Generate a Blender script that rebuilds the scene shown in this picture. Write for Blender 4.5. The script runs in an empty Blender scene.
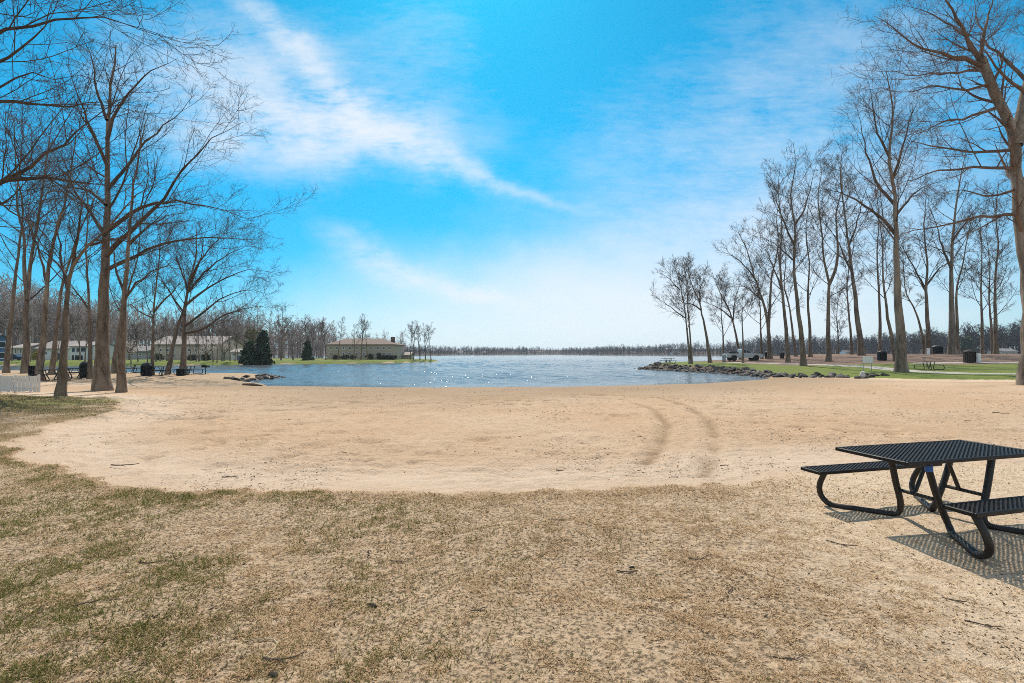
import bpy, math, random
import numpy as np
from mathutils import Vector, Matrix, noise as mnoise
random.seed(7); RNG = np.random.default_rng(11)
SC = bpy.context.scene
COL = SC.collection
F, HY, EYE = 475.0, 353.5, 1.8          # focal length in pixels, horizon row, eye height in metres
WATER = -0.5
R = math.radians

def gp(px, py, z=0.0):
    y = F * (EYE - z) / (py - HY)
    return ((px - 512) / F * y, y)
def pt(px, py, y):
    return ((px - 512) / F * y, y, EYE + (HY - py) / F * y)

# ------------------------------------------------------------------ mesh helpers
def new_mesh(name, V, faces_list, smooth=False):
    """faces_list: list of integer arrays [n,k]"""
    me = bpy.data.meshes.new(name)
    V = np.asarray(V, dtype=np.float32)
    me.vertices.add(len(V)); me.vertices.foreach_set('co', V.ravel())
    fl = [np.asarray(f, dtype=np.int32) for f in faces_list if len(f)]
    loops = np.concatenate([f.ravel() for f in fl])
    tot = np.concatenate([np.full(len(f), f.shape[1], dtype=np.int32) for f in fl])
    start = np.concatenate([[0], np.cumsum(tot)[:-1]]).astype(np.int32)
    me.loops.add(len(loops)); me.loops.foreach_set('vertex_index', loops)
    me.polygons.add(len(tot)); me.polygons.foreach_set('loop_start', start)
    me.polygons.foreach_set('loop_total', tot)
    me.update(calc_edges=True)
    me.polygons.foreach_set('use_smooth', np.full(len(tot), smooth))
    return me

def link(name, data, parent=None, mat=None, loc=None):
    o = bpy.data.objects.new(name, data); COL.objects.link(o)
    if parent is not None: o.parent = parent
    if mat is not None and data is not None:
        data.materials.clear(); data.materials.append(mat)
    if loc is not None: o.location = loc
    return o

def tag(o, label=None, cat=None, group=None, kind=None):
    if label: o['label'] = label
    if cat: o['category'] = cat
    if group: o['group'] = group
    if kind: o['kind'] = kind
    return o

def thing(name, label, cat, loc=(0, 0, 0), rz=0.0, group=None):
    o = bpy.data.objects.new(name, None); COL.objects.link(o)
    o.location = loc; o.rotation_euler = (0, 0, rz); o.empty_display_size = .2
    return tag(o, label, cat, group)

KIDS = {}
def copy_tree(root, label=None, loc=None, rz=None, scale=None, group=None):
    def rec(o, parent):
        c = o.copy(); COL.objects.link(c)
        if parent is not None: c.parent = parent
        for ch in o.children: rec(ch, c)
        return c
    c = rec(root, None)
    if label: c['label'] = label
    if group: c['group'] = group
    if loc is not None: c.location = loc
    if rz is not None: c.rotation_euler = (0, 0, rz)
    if scale is not None: c.scale = (scale,) * 3 if not hasattr(scale, '__len__') else scale
    return c

class MB:
    def __init__(s): s.v = []; s.f = {}; s.n = 0
    def add(s, V, faces):
        V = np.asarray(V, dtype=float)
        for f in faces:
            f = np.asarray(f)
            if f.ndim == 1: f = f[None]
            s.f.setdefault(f.shape[1], []).append(f + s.n)
        s.v.append(V); s.n += len(V)
        return s
    def box(s, c, size, rz=0., ry=0., rx=0., bev=0.):
        hx, hy, hz = [q / 2 for q in size]
        if bev > 0:
            b = min(bev, hx * .9, hy * .9, hz * .9)
            P = []
            for sz in (-1, 1):
                for (xx, yy) in ((-hx, -hy), (hx, -hy), (hx, hy), (-hx, hy)):
                    sx, sy = np.sign(xx), np.sign(yy)
                    P += [(xx - sx * b, yy - sy * b, sz * hz), (xx, yy - sy * b, sz * (hz - b)), (xx - sx * b, yy, sz * (hz - b))]
            P = np.array(P)
            def ix(sz, k, j): return (0 if sz < 0 else 12) + (k % 4) * 3 + j
            q, t = [], []
            q.append([ix(-1, 3, 0), ix(-1, 2, 0), ix(-1, 1, 0), ix(-1, 0, 0)]); q.append([ix(1, k, 0) for k in range(4)])
            # sides: edge k -> k+1
            for k in range(4):
                j = 2 if k % 2 == 0 else 1
                q.append([ix(-1, k, j), ix(-1, k + 1, j), ix(1, k + 1, j), ix(1, k, j)])
                q.append([ix(1, k, j), ix(1, k + 1, j), ix(1, k + 1, 0), ix(1, k, 0)])
                q.append([ix(-1, k, 0), ix(-1, k + 1, 0), ix(-1, k + 1, j), ix(-1, k, j)])
                jn = 1 if k % 2 == 0 else 2
                q.append([ix(-1, k + 1, j), ix(-1, k + 1, 3 - j), ix(1, k + 1, 3 - j), ix(1, k + 1, j)])
                t.append([ix(1, k + 1, j), ix(1, k + 1, 3 - j), ix(1, k + 1, 0)])
                t.append([ix(-1, k + 1, 0), ix(-1, k + 1, 3 - j), ix(-1, k + 1, j)])
            fs = [np.array(q), np.array(t)]
        else:
            P = np.array([(x, y, z) for z in (-hz, hz) for (x, y) in ((-hx, -hy), (hx, -hy), (hx, hy), (-hx, hy))])
            fs = [np.array([[3, 2, 1, 0], [4, 5, 6, 7], [0, 1, 5, 4], [1, 2, 6, 5], [2, 3, 7, 6], [3, 0, 4, 7]])]
        M = np.array(Matrix.Rotation(rz, 3, 'Z') @ Matrix.Rotation(ry, 3, 'Y') @ Matrix.Rotation(rx, 3, 'X'))
        return s.add(P @ M.T + np.array(c), fs)
    def bar(s, a, b, w, h):
        """rectangular bar from a to b"""
        a, b = np.array(a, float), np.array(b, float); d = b - a; L = np.linalg.norm(d); d /= L
        up = np.array([0, 0, 1.]) if abs(d[2]) < .95 else np.array([1., 0, 0])
        u = np.cross(up, d); u /= np.linalg.norm(u); v = np.cross(d, u)
        P = [p + u * sx * w / 2 + v * sz * h / 2 for p in (a, b) for (sx, sz) in ((-1, -1), (1, -1), (1, 1), (-1, 1))]
        return s.add(P, [np.array([[3, 2, 1, 0], [4, 5, 6, 7], [0, 1, 5, 4], [1, 2, 6, 5], [2, 3, 7, 6], [3, 0, 4, 7]])])
    def tube(s, pts, r, k=10, cap=True):
        P = np.array(pts, float)[None]; n = P.shape[1]
        rr = np.full((1, n), r) if np.isscalar(r) else np.array(r, float)[None]
        V, Q = tubes(P, rr, k)
        s.add(V, [Q])
        if cap:
            base = s.n - n * k
            s.f.setdefault(k, []).append((np.arange(k)[::-1] + base)[None])
            s.f.setdefault(k, []).append((np.arange(k) + base + (n - 1) * k)[None])
        return s
    def lathe(s, prof, k=16, c=(0, 0, 0)):
        a = np.linspace(0, 2 * np.pi, k, endpoint=False); n = len(prof)
        V = np.array([(r * math.cos(t), r * math.sin(t), z) for r, z in prof for t in a]) + np.array(c)
        Q = [[i * k + j, i * k + (j + 1) % k, (i + 1) * k + (j + 1) % k, (i + 1) * k + j] for i in range(n - 1) for j in range(k)]
        s.add(V, [np.array(Q)])
        base = s.n - n * k
        s.f.setdefault(k, []).append((np.arange(k)[::-1] + base)[None]); s.f.setdefault(k, []).append((np.arange(k) + base + (n - 1) * k)[None])
        return s
    def prism(s, poly, axis, a, b):
        """extrude a 2D polygon (ccw) along axis ('x','y','z') from a to b"""
        n = len(poly)
        def mk(t):
            return [{'x': (t, p, q), 'y': (p, t, q), 'z': (p, q, t)}[axis] for p, q in poly]
        V = np.array(mk(a) + mk(b), float)
        Q = [[i, (i + 1) % n, n + (i + 1) % n, n + i] for i in range(n)]
        s.add(V, [np.array(Q)])
        base = s.n - 2 * n
        s.f.setdefault(n, []).append((np.arange(n)[::-1] + base)[None]); s.f.setdefault(n, []).append((np.arange(n) + n + base)[None])
        return s
    def mesh(s, name, smooth=False):
        me = new_mesh(name, np.concatenate(s.v), [np.concatenate(v) for v in s.f.values()], smooth)
        return me
    def build(s, name, mat, parent=None, smooth=False, fix=True):
        me = s.mesh(name, smooth)
        if fix:
            import bmesh
            bm = bmesh.new(); bm.from_mesh(me); bmesh.ops.recalc_face_normals(bm, faces=bm.faces); bm.to_mesh(me); bm.free()
        if smooth:
            try: me.set_sharp_from_angle(angle=R(40))
            except Exception: pass
        return link(name, me, parent, mat)

def tubes(P, Rr, k):
    B, n, _ = P.shape
    T = np.empty_like(P); T[:, 1:-1] = P[:, 2:] - P[:, :-2]; T[:, 0] = P[:, 1] - P[:, 0]; T[:, -1] = P[:, -1] - P[:, -2]
    T /= np.linalg.norm(T, axis=2, keepdims=True) + 1e-9
    m = P[:, -1] - P[:, 0]
    ref = np.where((np.abs(m[:, 2]) > .75 * np.linalg.norm(m, axis=1))[:, None], np.array([[1., 0, 0]]), np.array([[0, 0, 1.]]))
    ref = ref + np.array([[.05, .03, .02]])
    ref = ref[:, None, :]
    U = ref - (ref * T).sum(2, keepdims=True) * T
    U /= np.linalg.norm(U, axis=2, keepdims=True) + 1e-9
    W = np.cross(T, U)
    a = np.linspace(0, 2 * np.pi, k, endpoint=False)
    V = P[:, :, None, :] + Rr[:, :, None, None] * (np.cos(a)[None, None, :, None] * U[:, :, None, :] + np.sin(a)[None, None, :, None] * W[:, :, None, :])
    idx = np.arange(B * n * k).reshape(B, n, k)
    q = np.stack([idx[:, :-1, :], np.roll(idx, -1, 2)[:, :-1, :], np.roll(idx, -1, 2)[:, 1:, :], idx[:, 1:, :]], -1)
    return V.reshape(-1, 3), q.reshape(-1, 4)

# ------------------------------------------------------------------ numpy value noise
_perm = RNG.random((256, 256))
def vnoise(x, y, scale=1.0, seed=0):
    x = np.asarray(x) / scale + seed * 17.3; y = np.asarray(y) / scale + seed * 9.1
    xi = np.floor(x).astype(int); yi = np.floor(y).astype(int); fx = x - xi; fy = y - yi
    fx = fx * fx * (3 - 2 * fx); fy = fy * fy * (3 - 2 * fy)
    g = lambda i, j: _perm[(xi + i) % 256, (yi + j) % 256]
    return (g(0, 0) * (1 - fx) + g(1, 0) * fx) * (1 - fy) + (g(0, 1) * (1 - fx) + g(1, 1) * fx) * fy
def fbm(x, y, scale, oct=4, seed=0):
    s = 0; a = 1; t = 0
    for i in range(oct):
        s = s + a * vnoise(x, y, scale / 2 ** i, seed + i); t += a; a *= .5
    return s / t
def sstep(t):
    t = np.clip(t, 0, 1); return t * t * (3 - 2 * t)

def seg_dist(x, y, poly, closed=True):
    d = np.full(np.shape(x), 1e9)
    n = len(poly)
    for i in range(n if closed else n - 1):
        ax, ay = poly[i]; bx, by = poly[(i + 1) % n]
        ex, ey = bx - ax, by - ay
        t = np.clip(((x - ax) * ex + (y - ay) * ey) / (ex * ex + ey * ey + 1e-9), 0, 1)
        d = np.minimum(d, np.hypot(x - ax - t * ex, y - ay - t * ey))
    return d
def inside(x, y, poly):
    c = np.zeros(np.shape(x), bool); n = len(poly)
    for i in range(n):
        ax, ay = poly[i]; bx, by = poly[(i + 1) % n]
        if ay == by: continue
        cond = ((ay > y) != (by > y)) & (x < (bx - ax) * (y - ay) / (by - ay) + ax)
        c ^= cond
    return c
def sdist(x, y, poly):
    d = seg_dist(x, y, poly)
    return np.where(inside(x, y, poly), d, -d)

# ------------------------------------------------------------------ materials
class NT:
    def __init__(s, tree): s.t = tree; s.x = 0
    def n(s, typ, **kw):
        nd = s.t.nodes.new(typ); s.x += 30; nd.location = (s.x, -s.x % 600)
        for k, v in kw.items():
            if k.startswith('i_'):
                key = k[2:]
                key = int(key) if key.isdigit() else key.replace('__', ' ')
                s.put(nd.inputs[key], v)
            else: setattr(nd, k, v)
        return nd
    def put(s, sock, v):
        if isinstance(v, bpy.types.NodeSocket): s.t.links.new(v, sock)
        elif isinstance(v, bpy.types.Node): s.t.links.new(v.outputs[0], sock)
        else:
            if sock.type == 'RGBA' and len(v) == 3: v = (*v, 1)
            sock.default_value = v
    def m(s, op, a, b=None, c=None, clamp=False):
        nd = s.n('ShaderNodeMath', operation=op, use_clamp=clamp)
        s.put(nd.inputs[0], a)
        if b is not None: s.put(nd.inputs[1], b)
        if c is not None: s.put(nd.inputs[2], c)
        return nd.outputs[0]
    def mix(s, f, a, b, blend='MIX'):
        nd = s.n('ShaderNodeMix', data_type='RGBA', blend_type=blend)
        s.put(nd.inputs[0], f); s.put(nd.inputs[6], a); s.put(nd.inputs[7], b)
        return nd.outputs[2]
    def noise(s, vec, scale, detail=4, rough=.55, dist=0.):
        nd = s.n('ShaderNodeTexNoise'); nd.inputs['Scale'].default_value = scale
        nd.inputs['Detail'].default_value = detail; nd.inputs['Roughness'].default_value = rough; nd.inputs['Distortion'].default_value = dist
        if vec is not None: s.t.links.new(vec, nd.inputs['Vector'])
        return nd.outputs[0]
    def ramp(s, f, stops):
        nd = s.n('ShaderNodeValToRGB'); cr = nd.color_ramp
        while len(cr.elements) < len(stops): cr.elements.new(.5)
        for e, (p, c) in zip(cr.elements, stops):
            e.position = p; e.color = (*c, 1) if len(c) == 3 else c
        s.put(nd.inputs[0], f)
        return nd.outputs[0]
    def rng(s, v, a, b, c=0., d=1., smooth=False):
        nd = s.n('ShaderNodeMapRange'); nd.clamp = True
        if smooth: nd.interpolation_type = 'SMOOTHSTEP'
        s.put(nd.inputs[0], v)
        for i, q in enumerate((a, b, c, d)): nd.inputs[i + 1].default_value = q
        return nd.outputs[0]
    def pos(s, scale=(1, 1, 1), coord='Object'):
        tc = s.n('ShaderNodeTexCoord'); mp = s.n('ShaderNodeMapping')
        mp.inputs['Scale'].default_value = scale
        s.t.links.new(tc.outputs[coord], mp.inputs['Vector'])
        return mp.outputs[0]
    def world(s, scale=(1, 1, 1)):
        g = s.n('ShaderNodeNewGeometry'); mp = s.n('ShaderNodeMapping')
        mp.inputs['Scale'].default_value = scale
        s.t.links.new(g.outputs['Position'], mp.inputs['Vector'])
        return mp.outputs[0]
    def attr(s, name):
        a = s.n('ShaderNodeAttribute'); a.attribute_name = name; return a.outputs['Fac']

def material(name):
    m = bpy.data.materials.new(name); m.use_nodes = True
    t = NT(m.node_tree); b = m.node_tree.nodes['Principled BSDF']
    return m, t, b
def bump(t, b, h, strength=.3, dist=.02):
    nd = t.n('ShaderNodeBump'); nd.inputs['Strength'].default_value = strength; nd.inputs['Distance'].default_value = dist
    t.put(nd.inputs['Height'], h); t.t.links.new(nd.outputs[0], b.inputs['Normal'])
def simple(name, col, rough=.6, var=.18, scale=6., metal=0., spec=.4, bmp=0.15, bd=.005, stretch=(1, 1, 1)):
    m, t, b = material(name)
    p = t.pos(stretch)
    n1 = t.noise(p, scale, 5, .6); n2 = t.noise(p, scale * 7, 3, .6)
    f = t.m('ADD', t.m('MULTIPLY', n1, .6), t.m('MULTIPLY', n2, .4))
    c0 = tuple(max(0, q * (1 - var)) for q in col); c1 = tuple(min(1, q * (1 + var)) for q in col)
    t.put(b.inputs['Base Color'], t.ramp(f, [(.3, c0), (.7, c1)]))
    t.put(b.inputs['Roughness'], t.rng(n1, .3, .7, max(0, rough - .1), min(1, rough + .1)))
    b.inputs['Metallic'].default_value = metal
    b.inputs['Specular IOR Level'].default_value = spec
    if bmp: bump(t, b, n2, bmp, bd)
    return m
# ================================================================== world, sun, camera
SUN_DIR = Vector((-.07 / .67 * math.cos(R(49)), math.cos(R(49)), math.sin(R(49)))).normalized()
SUN_EL = math.asin(SUN_DIR.z); SUN_AZ = math.atan2(SUN_DIR.x, SUN_DIR.y)
def make_world():
    w = bpy.data.worlds.new('World'); SC.world = w; w.use_nodes = True
    t = NT(w.node_tree); bg = w.node_tree.nodes['Background']
    sky = t.n('ShaderNodeTexSky', sky_type='NISHITA'); sky.sun_disc = False
    sky.sun_elevation = SUN_EL; sky.sun_rotation = SUN_AZ
    sky.air_density = 1.0; sky.dust_density = .35; sky.ozone_density = 2.0; sky.altitude = 50
    tc = t.n('ShaderNodeTexCoord'); sep = t.n('ShaderNodeSeparateXYZ')
    t.put(sep.inputs[0], tc.outputs['Generated'])
    x, y, z = sep.outputs
    yy = t.m('MAXIMUM', y, .05)
    a = t.m('DIVIDE', x, yy); e = t.m('DIVIDE', z, yy)
    front = t.rng(y, .05, .3)
    # domain warp
    cv = t.n('ShaderNodeCombineXYZ'); t.put(cv.inputs[0], a); t.put(cv.inputs[1], e)
    def nz(scx, scy, rot, scale, detail=5, rough=.6, off=0.):
        mp = t.n('ShaderNodeMapping'); mp.inputs['Rotation'].default_value = (0, 0, rot)
        mp.inputs['Scale'].default_value = (scx, scy, 1); mp.inputs['Location'].default_value = (off, off * .7, off)
        t.t.links.new(cv.outputs[0], mp.inputs['Vector'])
        return t.noise(mp.outputs[0], scale, detail, rough)
    w1 = nz(1, 1, 0, 5.5, 7, .62, 3.1); w2 = nz(1, 1, 0, 5.5, 7, .62, 7.7)
    aw = t.m('ADD', a, t.m('MULTIPLY', t.m('SUBTRACT', w1, .5), .12))
    ew = t.m('ADD', e, t.m('MULTIPLY', t.m('SUBTRACT', w2, .5), .12))
    def gauss(px, py, rotdeg, sx, sy, wgt):
        a0, e0 = (px - 512) / F, (HY - py) / F; sx /= F; sy /= F
        c, s = math.cos(R(rotdeg)), math.sin(R(rotdeg))
        da = t.m('SUBTRACT', aw, a0); de = t.m('SUBTRACT', ew, e0)
        u = t.m('ADD', t.m('MULTIPLY', da, c / sx), t.m('MULTIPLY', de, s / sx))
        v = t.m('ADD', t.m('MULTIPLY', da, -s / sy), t.m('MULTIPLY', de, c / sy))
        r2 = t.m('ADD', t.m('MULTIPLY', u, u), t.m('MULTIPLY', v, v))
        return t.m('MULTIPLY', t.m('EXPONENT', t.m('MULTIPLY', r2, -1)), wgt)
    def total(gs):
        o = gs[0]
        for g in gs[1:]: o = t.m('ADD', o, g)
        return o
    wisps = total([gauss(292, 45, -44, 75, 14, .6), gauss(345, 100, -52, 42, 20, .6), gauss(395, 135, -30, 50, 30, .5), gauss(235, 88, -10, 130, 66, .66),
                   gauss(330, 122, -6, 110, 24, .7), gauss(270, 140, 0, 90, 30, .45), gauss(440, 158, -26, 62, 12, .65), gauss(525, 190, -18, 60, 6, .3),
                   gauss(372, 262, -32, 55, 16, .5), gauss(450, 286, -16, 60, 10, .7), gauss(505, 297, -8, 45, 8, .4),
                   gauss(850, 120, 10, 190, 140, .34), gauss(660, 130, 12, 120, 50, .12), gauss(760, 240, -5, 160, 60, .4), gauss(430, 40, -30, 80, 60, .2)])
    veil = total([gauss(640, 335, 0, 330, 62, .95), gauss(590, 292, -4, 170, 45, .55), gauss(850, 310, 0, 260, 110, .5), gauss(430, 350, 0, 300, 40, .5)])
    st = nz(1.0, 3.2, R(24), 3.4, 6, .62, 1.3); st2 = nz(1.2, 2.2, R(42), 9., 5, .65, 5.); st3 = nz(1, 5.5, R(30), 15., 6, .75, 2.)
    tex = t.m('ADD', t.m('MULTIPLY', st, .42), t.m('ADD', t.m('MULTIPLY', st2, .32), t.m('MULTIPLY', st3, .26)))
    tex = t.rng(tex, .36, .64, .12, 1.5)
    dens = t.m('MULTIPLY', t.m('ADD', t.m('MULTIPLY', wisps, tex), t.m('MULTIPLY', veil, t.rng(st, .3, .7, .85, 1.1))), front)
    # unseen white veil overhead and behind, added to neutralise the blue ambient light
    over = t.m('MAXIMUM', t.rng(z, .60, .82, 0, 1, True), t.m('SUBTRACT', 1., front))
    fill_veil = t.m('MULTIPLY', t.m('ADD', .34, t.m('MULTIPLY', t.rng(st, .35, .7), .7)), over)
    dens = t.m('ADD', dens, fill_veil)
    dens = t.m('MAXIMUM', t.m('SUBTRACT', dens, .07), 0.)
    dens = t.m('SUBTRACT', 1., t.m('EXPONENT', t.m('MULTIPLY', dens, -1.25)))
    tint = t.mix(1., sky.outputs[0], t.mix(t.rng(z, .02, .36), SKY_TINT, (.07, 1.08, 1.28)), 'MULTIPLY')
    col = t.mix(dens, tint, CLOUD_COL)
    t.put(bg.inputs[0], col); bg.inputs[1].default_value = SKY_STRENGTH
SKY_TINT = (.18, .76, 1.02); CLOUD_COL = (8.3, 8.55, 9.0); SKY_STRENGTH = .1
make_world()
sl = bpy.data.lights.new('sun', 'SUN'); sl.energy = 5.0; sl.angle = R(.53); sl.color = (1, .915, .79)
so = link('sun', sl); so.rotation_euler = SUN_DIR.to_track_quat('Z', 'Y').to_euler(); so.location = (-5, 30, 40)
cam = bpy.data.cameras.new('camera'); co = link('camera', cam); co.location = (0, 0, EYE); co.rotation_euler = (R(90), 0, 0)
cam.sensor_width = 36; cam.lens = 36 * F / 1024; cam.shift_y = (HY - 341.5) / 1024; cam.clip_start = .05; cam.clip_end = 9000
SC.camera = co
SC.view_settings.view_transform = 'Standard'; SC.view_settings.look = 'None'; SC.view_settings.gamma = 1; SC.view_settings.exposure = .15
SC.view_settings.use_curve_mapping = False
SC.render.engine = 'CYCLES'
SC.cycles.max_bounces = 5; SC.cycles.diffuse_bounces = 2; SC.cycles.glossy_bounces = 3; SC.cycles.transparent_max_bounces = 6
SC.cycles.use_denoising = False; SC.cycles.filter_width = .95; SC.cycles.sample_clamp_indirect = 4; SC.cycles.caustics_reflective = False; SC.cycles.caustics_refractive = False
SC.cycles.use_adaptive_sampling = True; SC.cycles.adaptive_threshold = .006

# ================================================================== terrain
BEACH_SHORE = [(-17.3, 33.8), (-8.2, 32.3), (3.3, 33), (10, 34.7), (14.4, 36.4), (20, 40.3), (23.2, 42.9)]
RIP_R = [(23.2, 42.9), (24.6, 47), (24.6, 52), (22.6, 59), (20.5, 64), (19, 68.5)]
REST = [(19, 68.5), (20, 75), (26, 86), (40, 94), (70, 102), (110, 112), (170, 125), (300, 150), (600, 160), (600, -80), (-600, -80),
        (-600, 90), (-300, 75), (-80, 60), (-47, 52), (-33, 47.2), (-26, 48.5), (-22.6, 46.2), (-22.2, 42), (-22.6, 39.8), (-19.2, 36.5), (-17.3, 33.8)]
LAND_A = BEACH_SHORE[:-1] + RIP_R[:-1] + REST[:-1]
NOT_BEACH = RIP_R + REST[1:]
LAND_B = [(-600, 110), (-100, 90), (-71, 84.5), (-54, 95), (-40, 104), (-26.5, 112), (-20, 129), (-19.6, 134), (-26, 150), (-60, 178), (-150, 250), (-600, 330)]
LAND_C = [(-2500, 420), (-260, 400), (-110, 480), (-75, 620), (-20, 740), (60, 830), (105, 770), (118, 690), (150, 620), (200, 540), (285, 420), (285, 310), (268, 235), (330, 195), (700, 205), (2500, 230), (2500, 5000), (-2500, 5000)]
LAWN = [(25.4, 47), (29.2, 42.2), (30, 38.2), (32, 35.2), (36.5, 32.4), (60, 26), (120, 20), (600, 10), (600, 200), (19, 200), (17, 66), (20, 64)]
def height(x, y, fine=True):
    x = np.asarray(x, float); y = np.asarray(y, float)
    dA = sdist(x, y, LAND_A); db = seg_dist(x, y, BEACH_SHORE, False); dr = seg_dist(x, y, NOT_BEACH, False)
    dl = sdist(x, y, LAWN)
    base = .32 * sstep(dl / 2.2 + .2) + 1.4 * sstep((x - 28) / 38) * sstep((y - 42) / 30)
    base = base + .10 * sstep((-x - 13) / 6) * sstep((28 - y) / 6)
    prof = np.minimum(sstep(dr / 2.6), np.clip(db / 20, 0, 1) ** .85)
    zA = WATER + (base - WATER) * prof
    zo = WATER - np.clip(np.minimum(dr * .25, db * .06), 0, 1.8)
    z = np.where(dA > 0, zA, zo)
    dB = sdist(x, y, LAND_B)
    zB = WATER + .62 * sstep(dB / 2.5) + .25 * sstep(dB / 40)
    z = np.where(dB > 0, zB, np.maximum(z, WATER - .05 - np.clip(-dB * .25, 0, 1.8)) if False else z)
    dC = sdist(x, y, LAND_C)
    zC = WATER + .22 * sstep(dC / 3) + HILL * sstep(dC / 220) * (.6 + .8 * vnoise(x, y, 260, 3))
    z = np.where(dC > 0, zC, z)
    if fine:
        near = np.clip((60 - np.hypot(x, y)) / 40, 0, 1) * (dA > 1.)
        z = z + near * (.05 * (fbm(x, y, 3.2, 3, 2) - .5) + .10 * (fbm(x, y, 11, 2, 5) - .5))
    return z
HILL = 9.
def hz(x, y): return float(height(np.array([x]), np.array([y]))[0])

SAND = [(-11.9, 12.2), (-10.4, 9.9), (-8.1, 7.95), (-6, 6.9), (-4.4, 6.35), (-1.5, 6.22), (1.3, 6.3), (2.6, 6.42), (3.5, 6.62), (4.3, 7.3), (7, 7.7), (12, 8.1), (22, 10), (45, 15), (60, 26),
        (36.5, 32.4), (32, 35.2), (30, 38.2), (29.2, 42.2), (25.2, 46.5), (23.2, 46), (12, 48), (-10, 45), (-17.6, 41), (-18.6, 36.6), (-21, 34.6), (-25, 32.6), (-33, 32.2), (-48, 33.5), (-52, 30), (-32, 26.5), (-25, 22.3), (-17.6, 20.2), (-15.2, 18.3), (-13.1, 15.4)]
def sand_mask(x, y):
    d = sdist(x, y, SAND)
    near = np.hypot(x, y)
    amp = .05 + .016 * near
    return d + amp * 2 * (fbm(x, y, 1.2, 3, 8) - .5) + amp * 1.2 * (vnoise(x, y, .25, 4) - .5)
TRACK1 = [gp(*q, -.12) for q in ((480, 391), (560, 392.5), (620, 396.5), (655, 408), (668, 424), (660, 445), (645, 464), (640, 480))]
TRACK2 = [gp(*q, -.12) for q in ((520, 389.5), (600, 390.5), (660, 395), (690, 405), (710, 421), (717, 440), (710, 462), (704, 479))]
PATH = [(735, 362.3, 72), (800, 363.9, 61), (870, 364.8, 52), (908, 366.6, 45.5), (960, 369.3, 40.0), (1040, 373, 36), (1250, 385, 30)]
def steps(segs):
    out = [segs[0][0]]
    for a, b, st in segs:
        n = max(1, int(round((b - a) / st)))
        out += list(a + (b - a) * (np.arange(n) + 1) / n)
    return np.array(out)
def geo(a, b, n): return list(np.geomspace(a, b, n))
def build_ground():
    xs = steps([(-30, -11, .35), (-11, 11, .065), (11, 55, .4)])
    xs = np.concatenate([-np.array(geo(30.8, 4000, 90))[::-1], xs, np.array(geo(55.8, 4000, 80))])
    ys = steps([(-40, 1.5, 3.), (1.5, 9.5, .065), (9.5, 22, .12), (22, 60, .33)])
    ys = np.concatenate([ys, np.array(geo(60.6, 6000, 130))])
    X, Y = np.meshgrid(xs, ys); ny, nx = X.shape
    x, y = X.ravel(), Y.ravel()
    z = height(x, y)
    sm = sand_mask(x, y)
    dist = np.hypot(x, y)
    # sand relief: ripples of feet and rakes
    lump = (np.abs(fbm(x, y, .55, 3, 21) - .5) * 2)
    feet = np.clip(.42 - fbm(x, y, .42, 2, 31), 0, .3)
    m = sstep(sm / .4) * np.clip((45 - dist) / 25, 0, 1)
    z = z + m * (.045 * (fbm(x, y, .34, 2, 14) - .5) + .06 * (fbm(x, y, .7, 4, 12) - .5) - .34 * feet * sstep(fbm(x, y, 5, 2, 40) * 2.6 - .85))
    ring = sstep((sm - .2) / .4) * np.clip((5.5 - sm) / 3, 0, 1) * np.clip((30 - dist) / 12, 0, 1)
    z = z - .10 * sstep(sm / 1.6) * (sm > 0) * np.clip((34 - dist) / 14, 0, 1)
    z = z + ring * .020 * np.sin((sm + .25 * (fbm(x, y, 2.0, 2, 45) - .5)) * 2 * np.pi / .42) * sstep(fbm(x, y, 2.6, 3, 47) * 3 - 1.1)
    # berm where sand meets grass
    z = z - .035 * sstep((sm + .1) / .35) * np.clip((25 - dist) / 10, 0, 1)
    t1 = seg_dist(x, y, TRACK1, False); t2 = seg_dist(x, y, TRACK2, False)
    wob = .14 * (fbm(x, y, .5, 3, 50) - .5)
    trk = np.maximum(np.exp(-((t1 + wob) / .135) ** 2), np.exp(-((t2 + wob) / .135) ** 2)) * sstep(fbm(x, y, 1.4, 2, 55) * 2.2 - .2) * (.84 + .16 * np.sin((x * .6 + y) * 2 * np.pi / .24))
    z = z - .06 * trk + .02 * np.exp(-((np.minimum(t1, t2) - .36) / .12) ** 2)
    turf = (1 - sstep(sm / .3)) * np.clip((14 - dist) / 6, 0, 1)
    z = z + turf * (.034 * (fbm(x, y, .22, 3, 61) - .5) + .05 * (fbm(x, y, 1.3, 2, 63) - .5))
    # masks
    dl = sdist(x, y, LAWN); dA = sdist(x, y, LAND_A); dB = sdist(x, y, LAND_B)
    jit = (fbm(x, y, 2.5, 3, 70) - .5)
    path = [((px - 512) / F * Yd, Yd) for px, py, Yd in PATH]
    dp = seg_dist(x, y, path, False)
    pathm = sstep((1.15 + .3 * jit - dp) / .3) * (dl > -2)
    pathm = np.maximum(pathm, sstep((1.0 - seg_dist(x, y, [(48, 56), (75, 52), (140, 44)], False)) / .3) * (dl > 0))
    mulch = sstep((y - (57 - .12 * (x - 25)) + 5 * jit) / 3) * sstep((x - 30 + 4 * jit) / 6) * (dl > 1)
    mulch = np.maximum(mulch, sstep((2.2 - seg_dist(x, y, RIP_R, False)) / .5) * (dA > -2) * (dl > -1.5))
    mulch = np.maximum(mulch, sstep(sdist(x, y, LAND_C) / 4 + .5))
    mulch = np.maximum(mulch, sstep((x - 46 + 3 * jit) / 3) * sstep((y - 52 + 2 * jit) / 2) * (dl > 1))
    lawn = sstep((dl + .8 * jit) / .6) * (dA > 0)
    lawn = lawn * sstep((seg_dist(x, y, RIP_R, False) - 1.5 + jit) / .5)
    lawn = np.maximum(lawn, sstep((dB - .4 + jit) / 1.))
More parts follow.
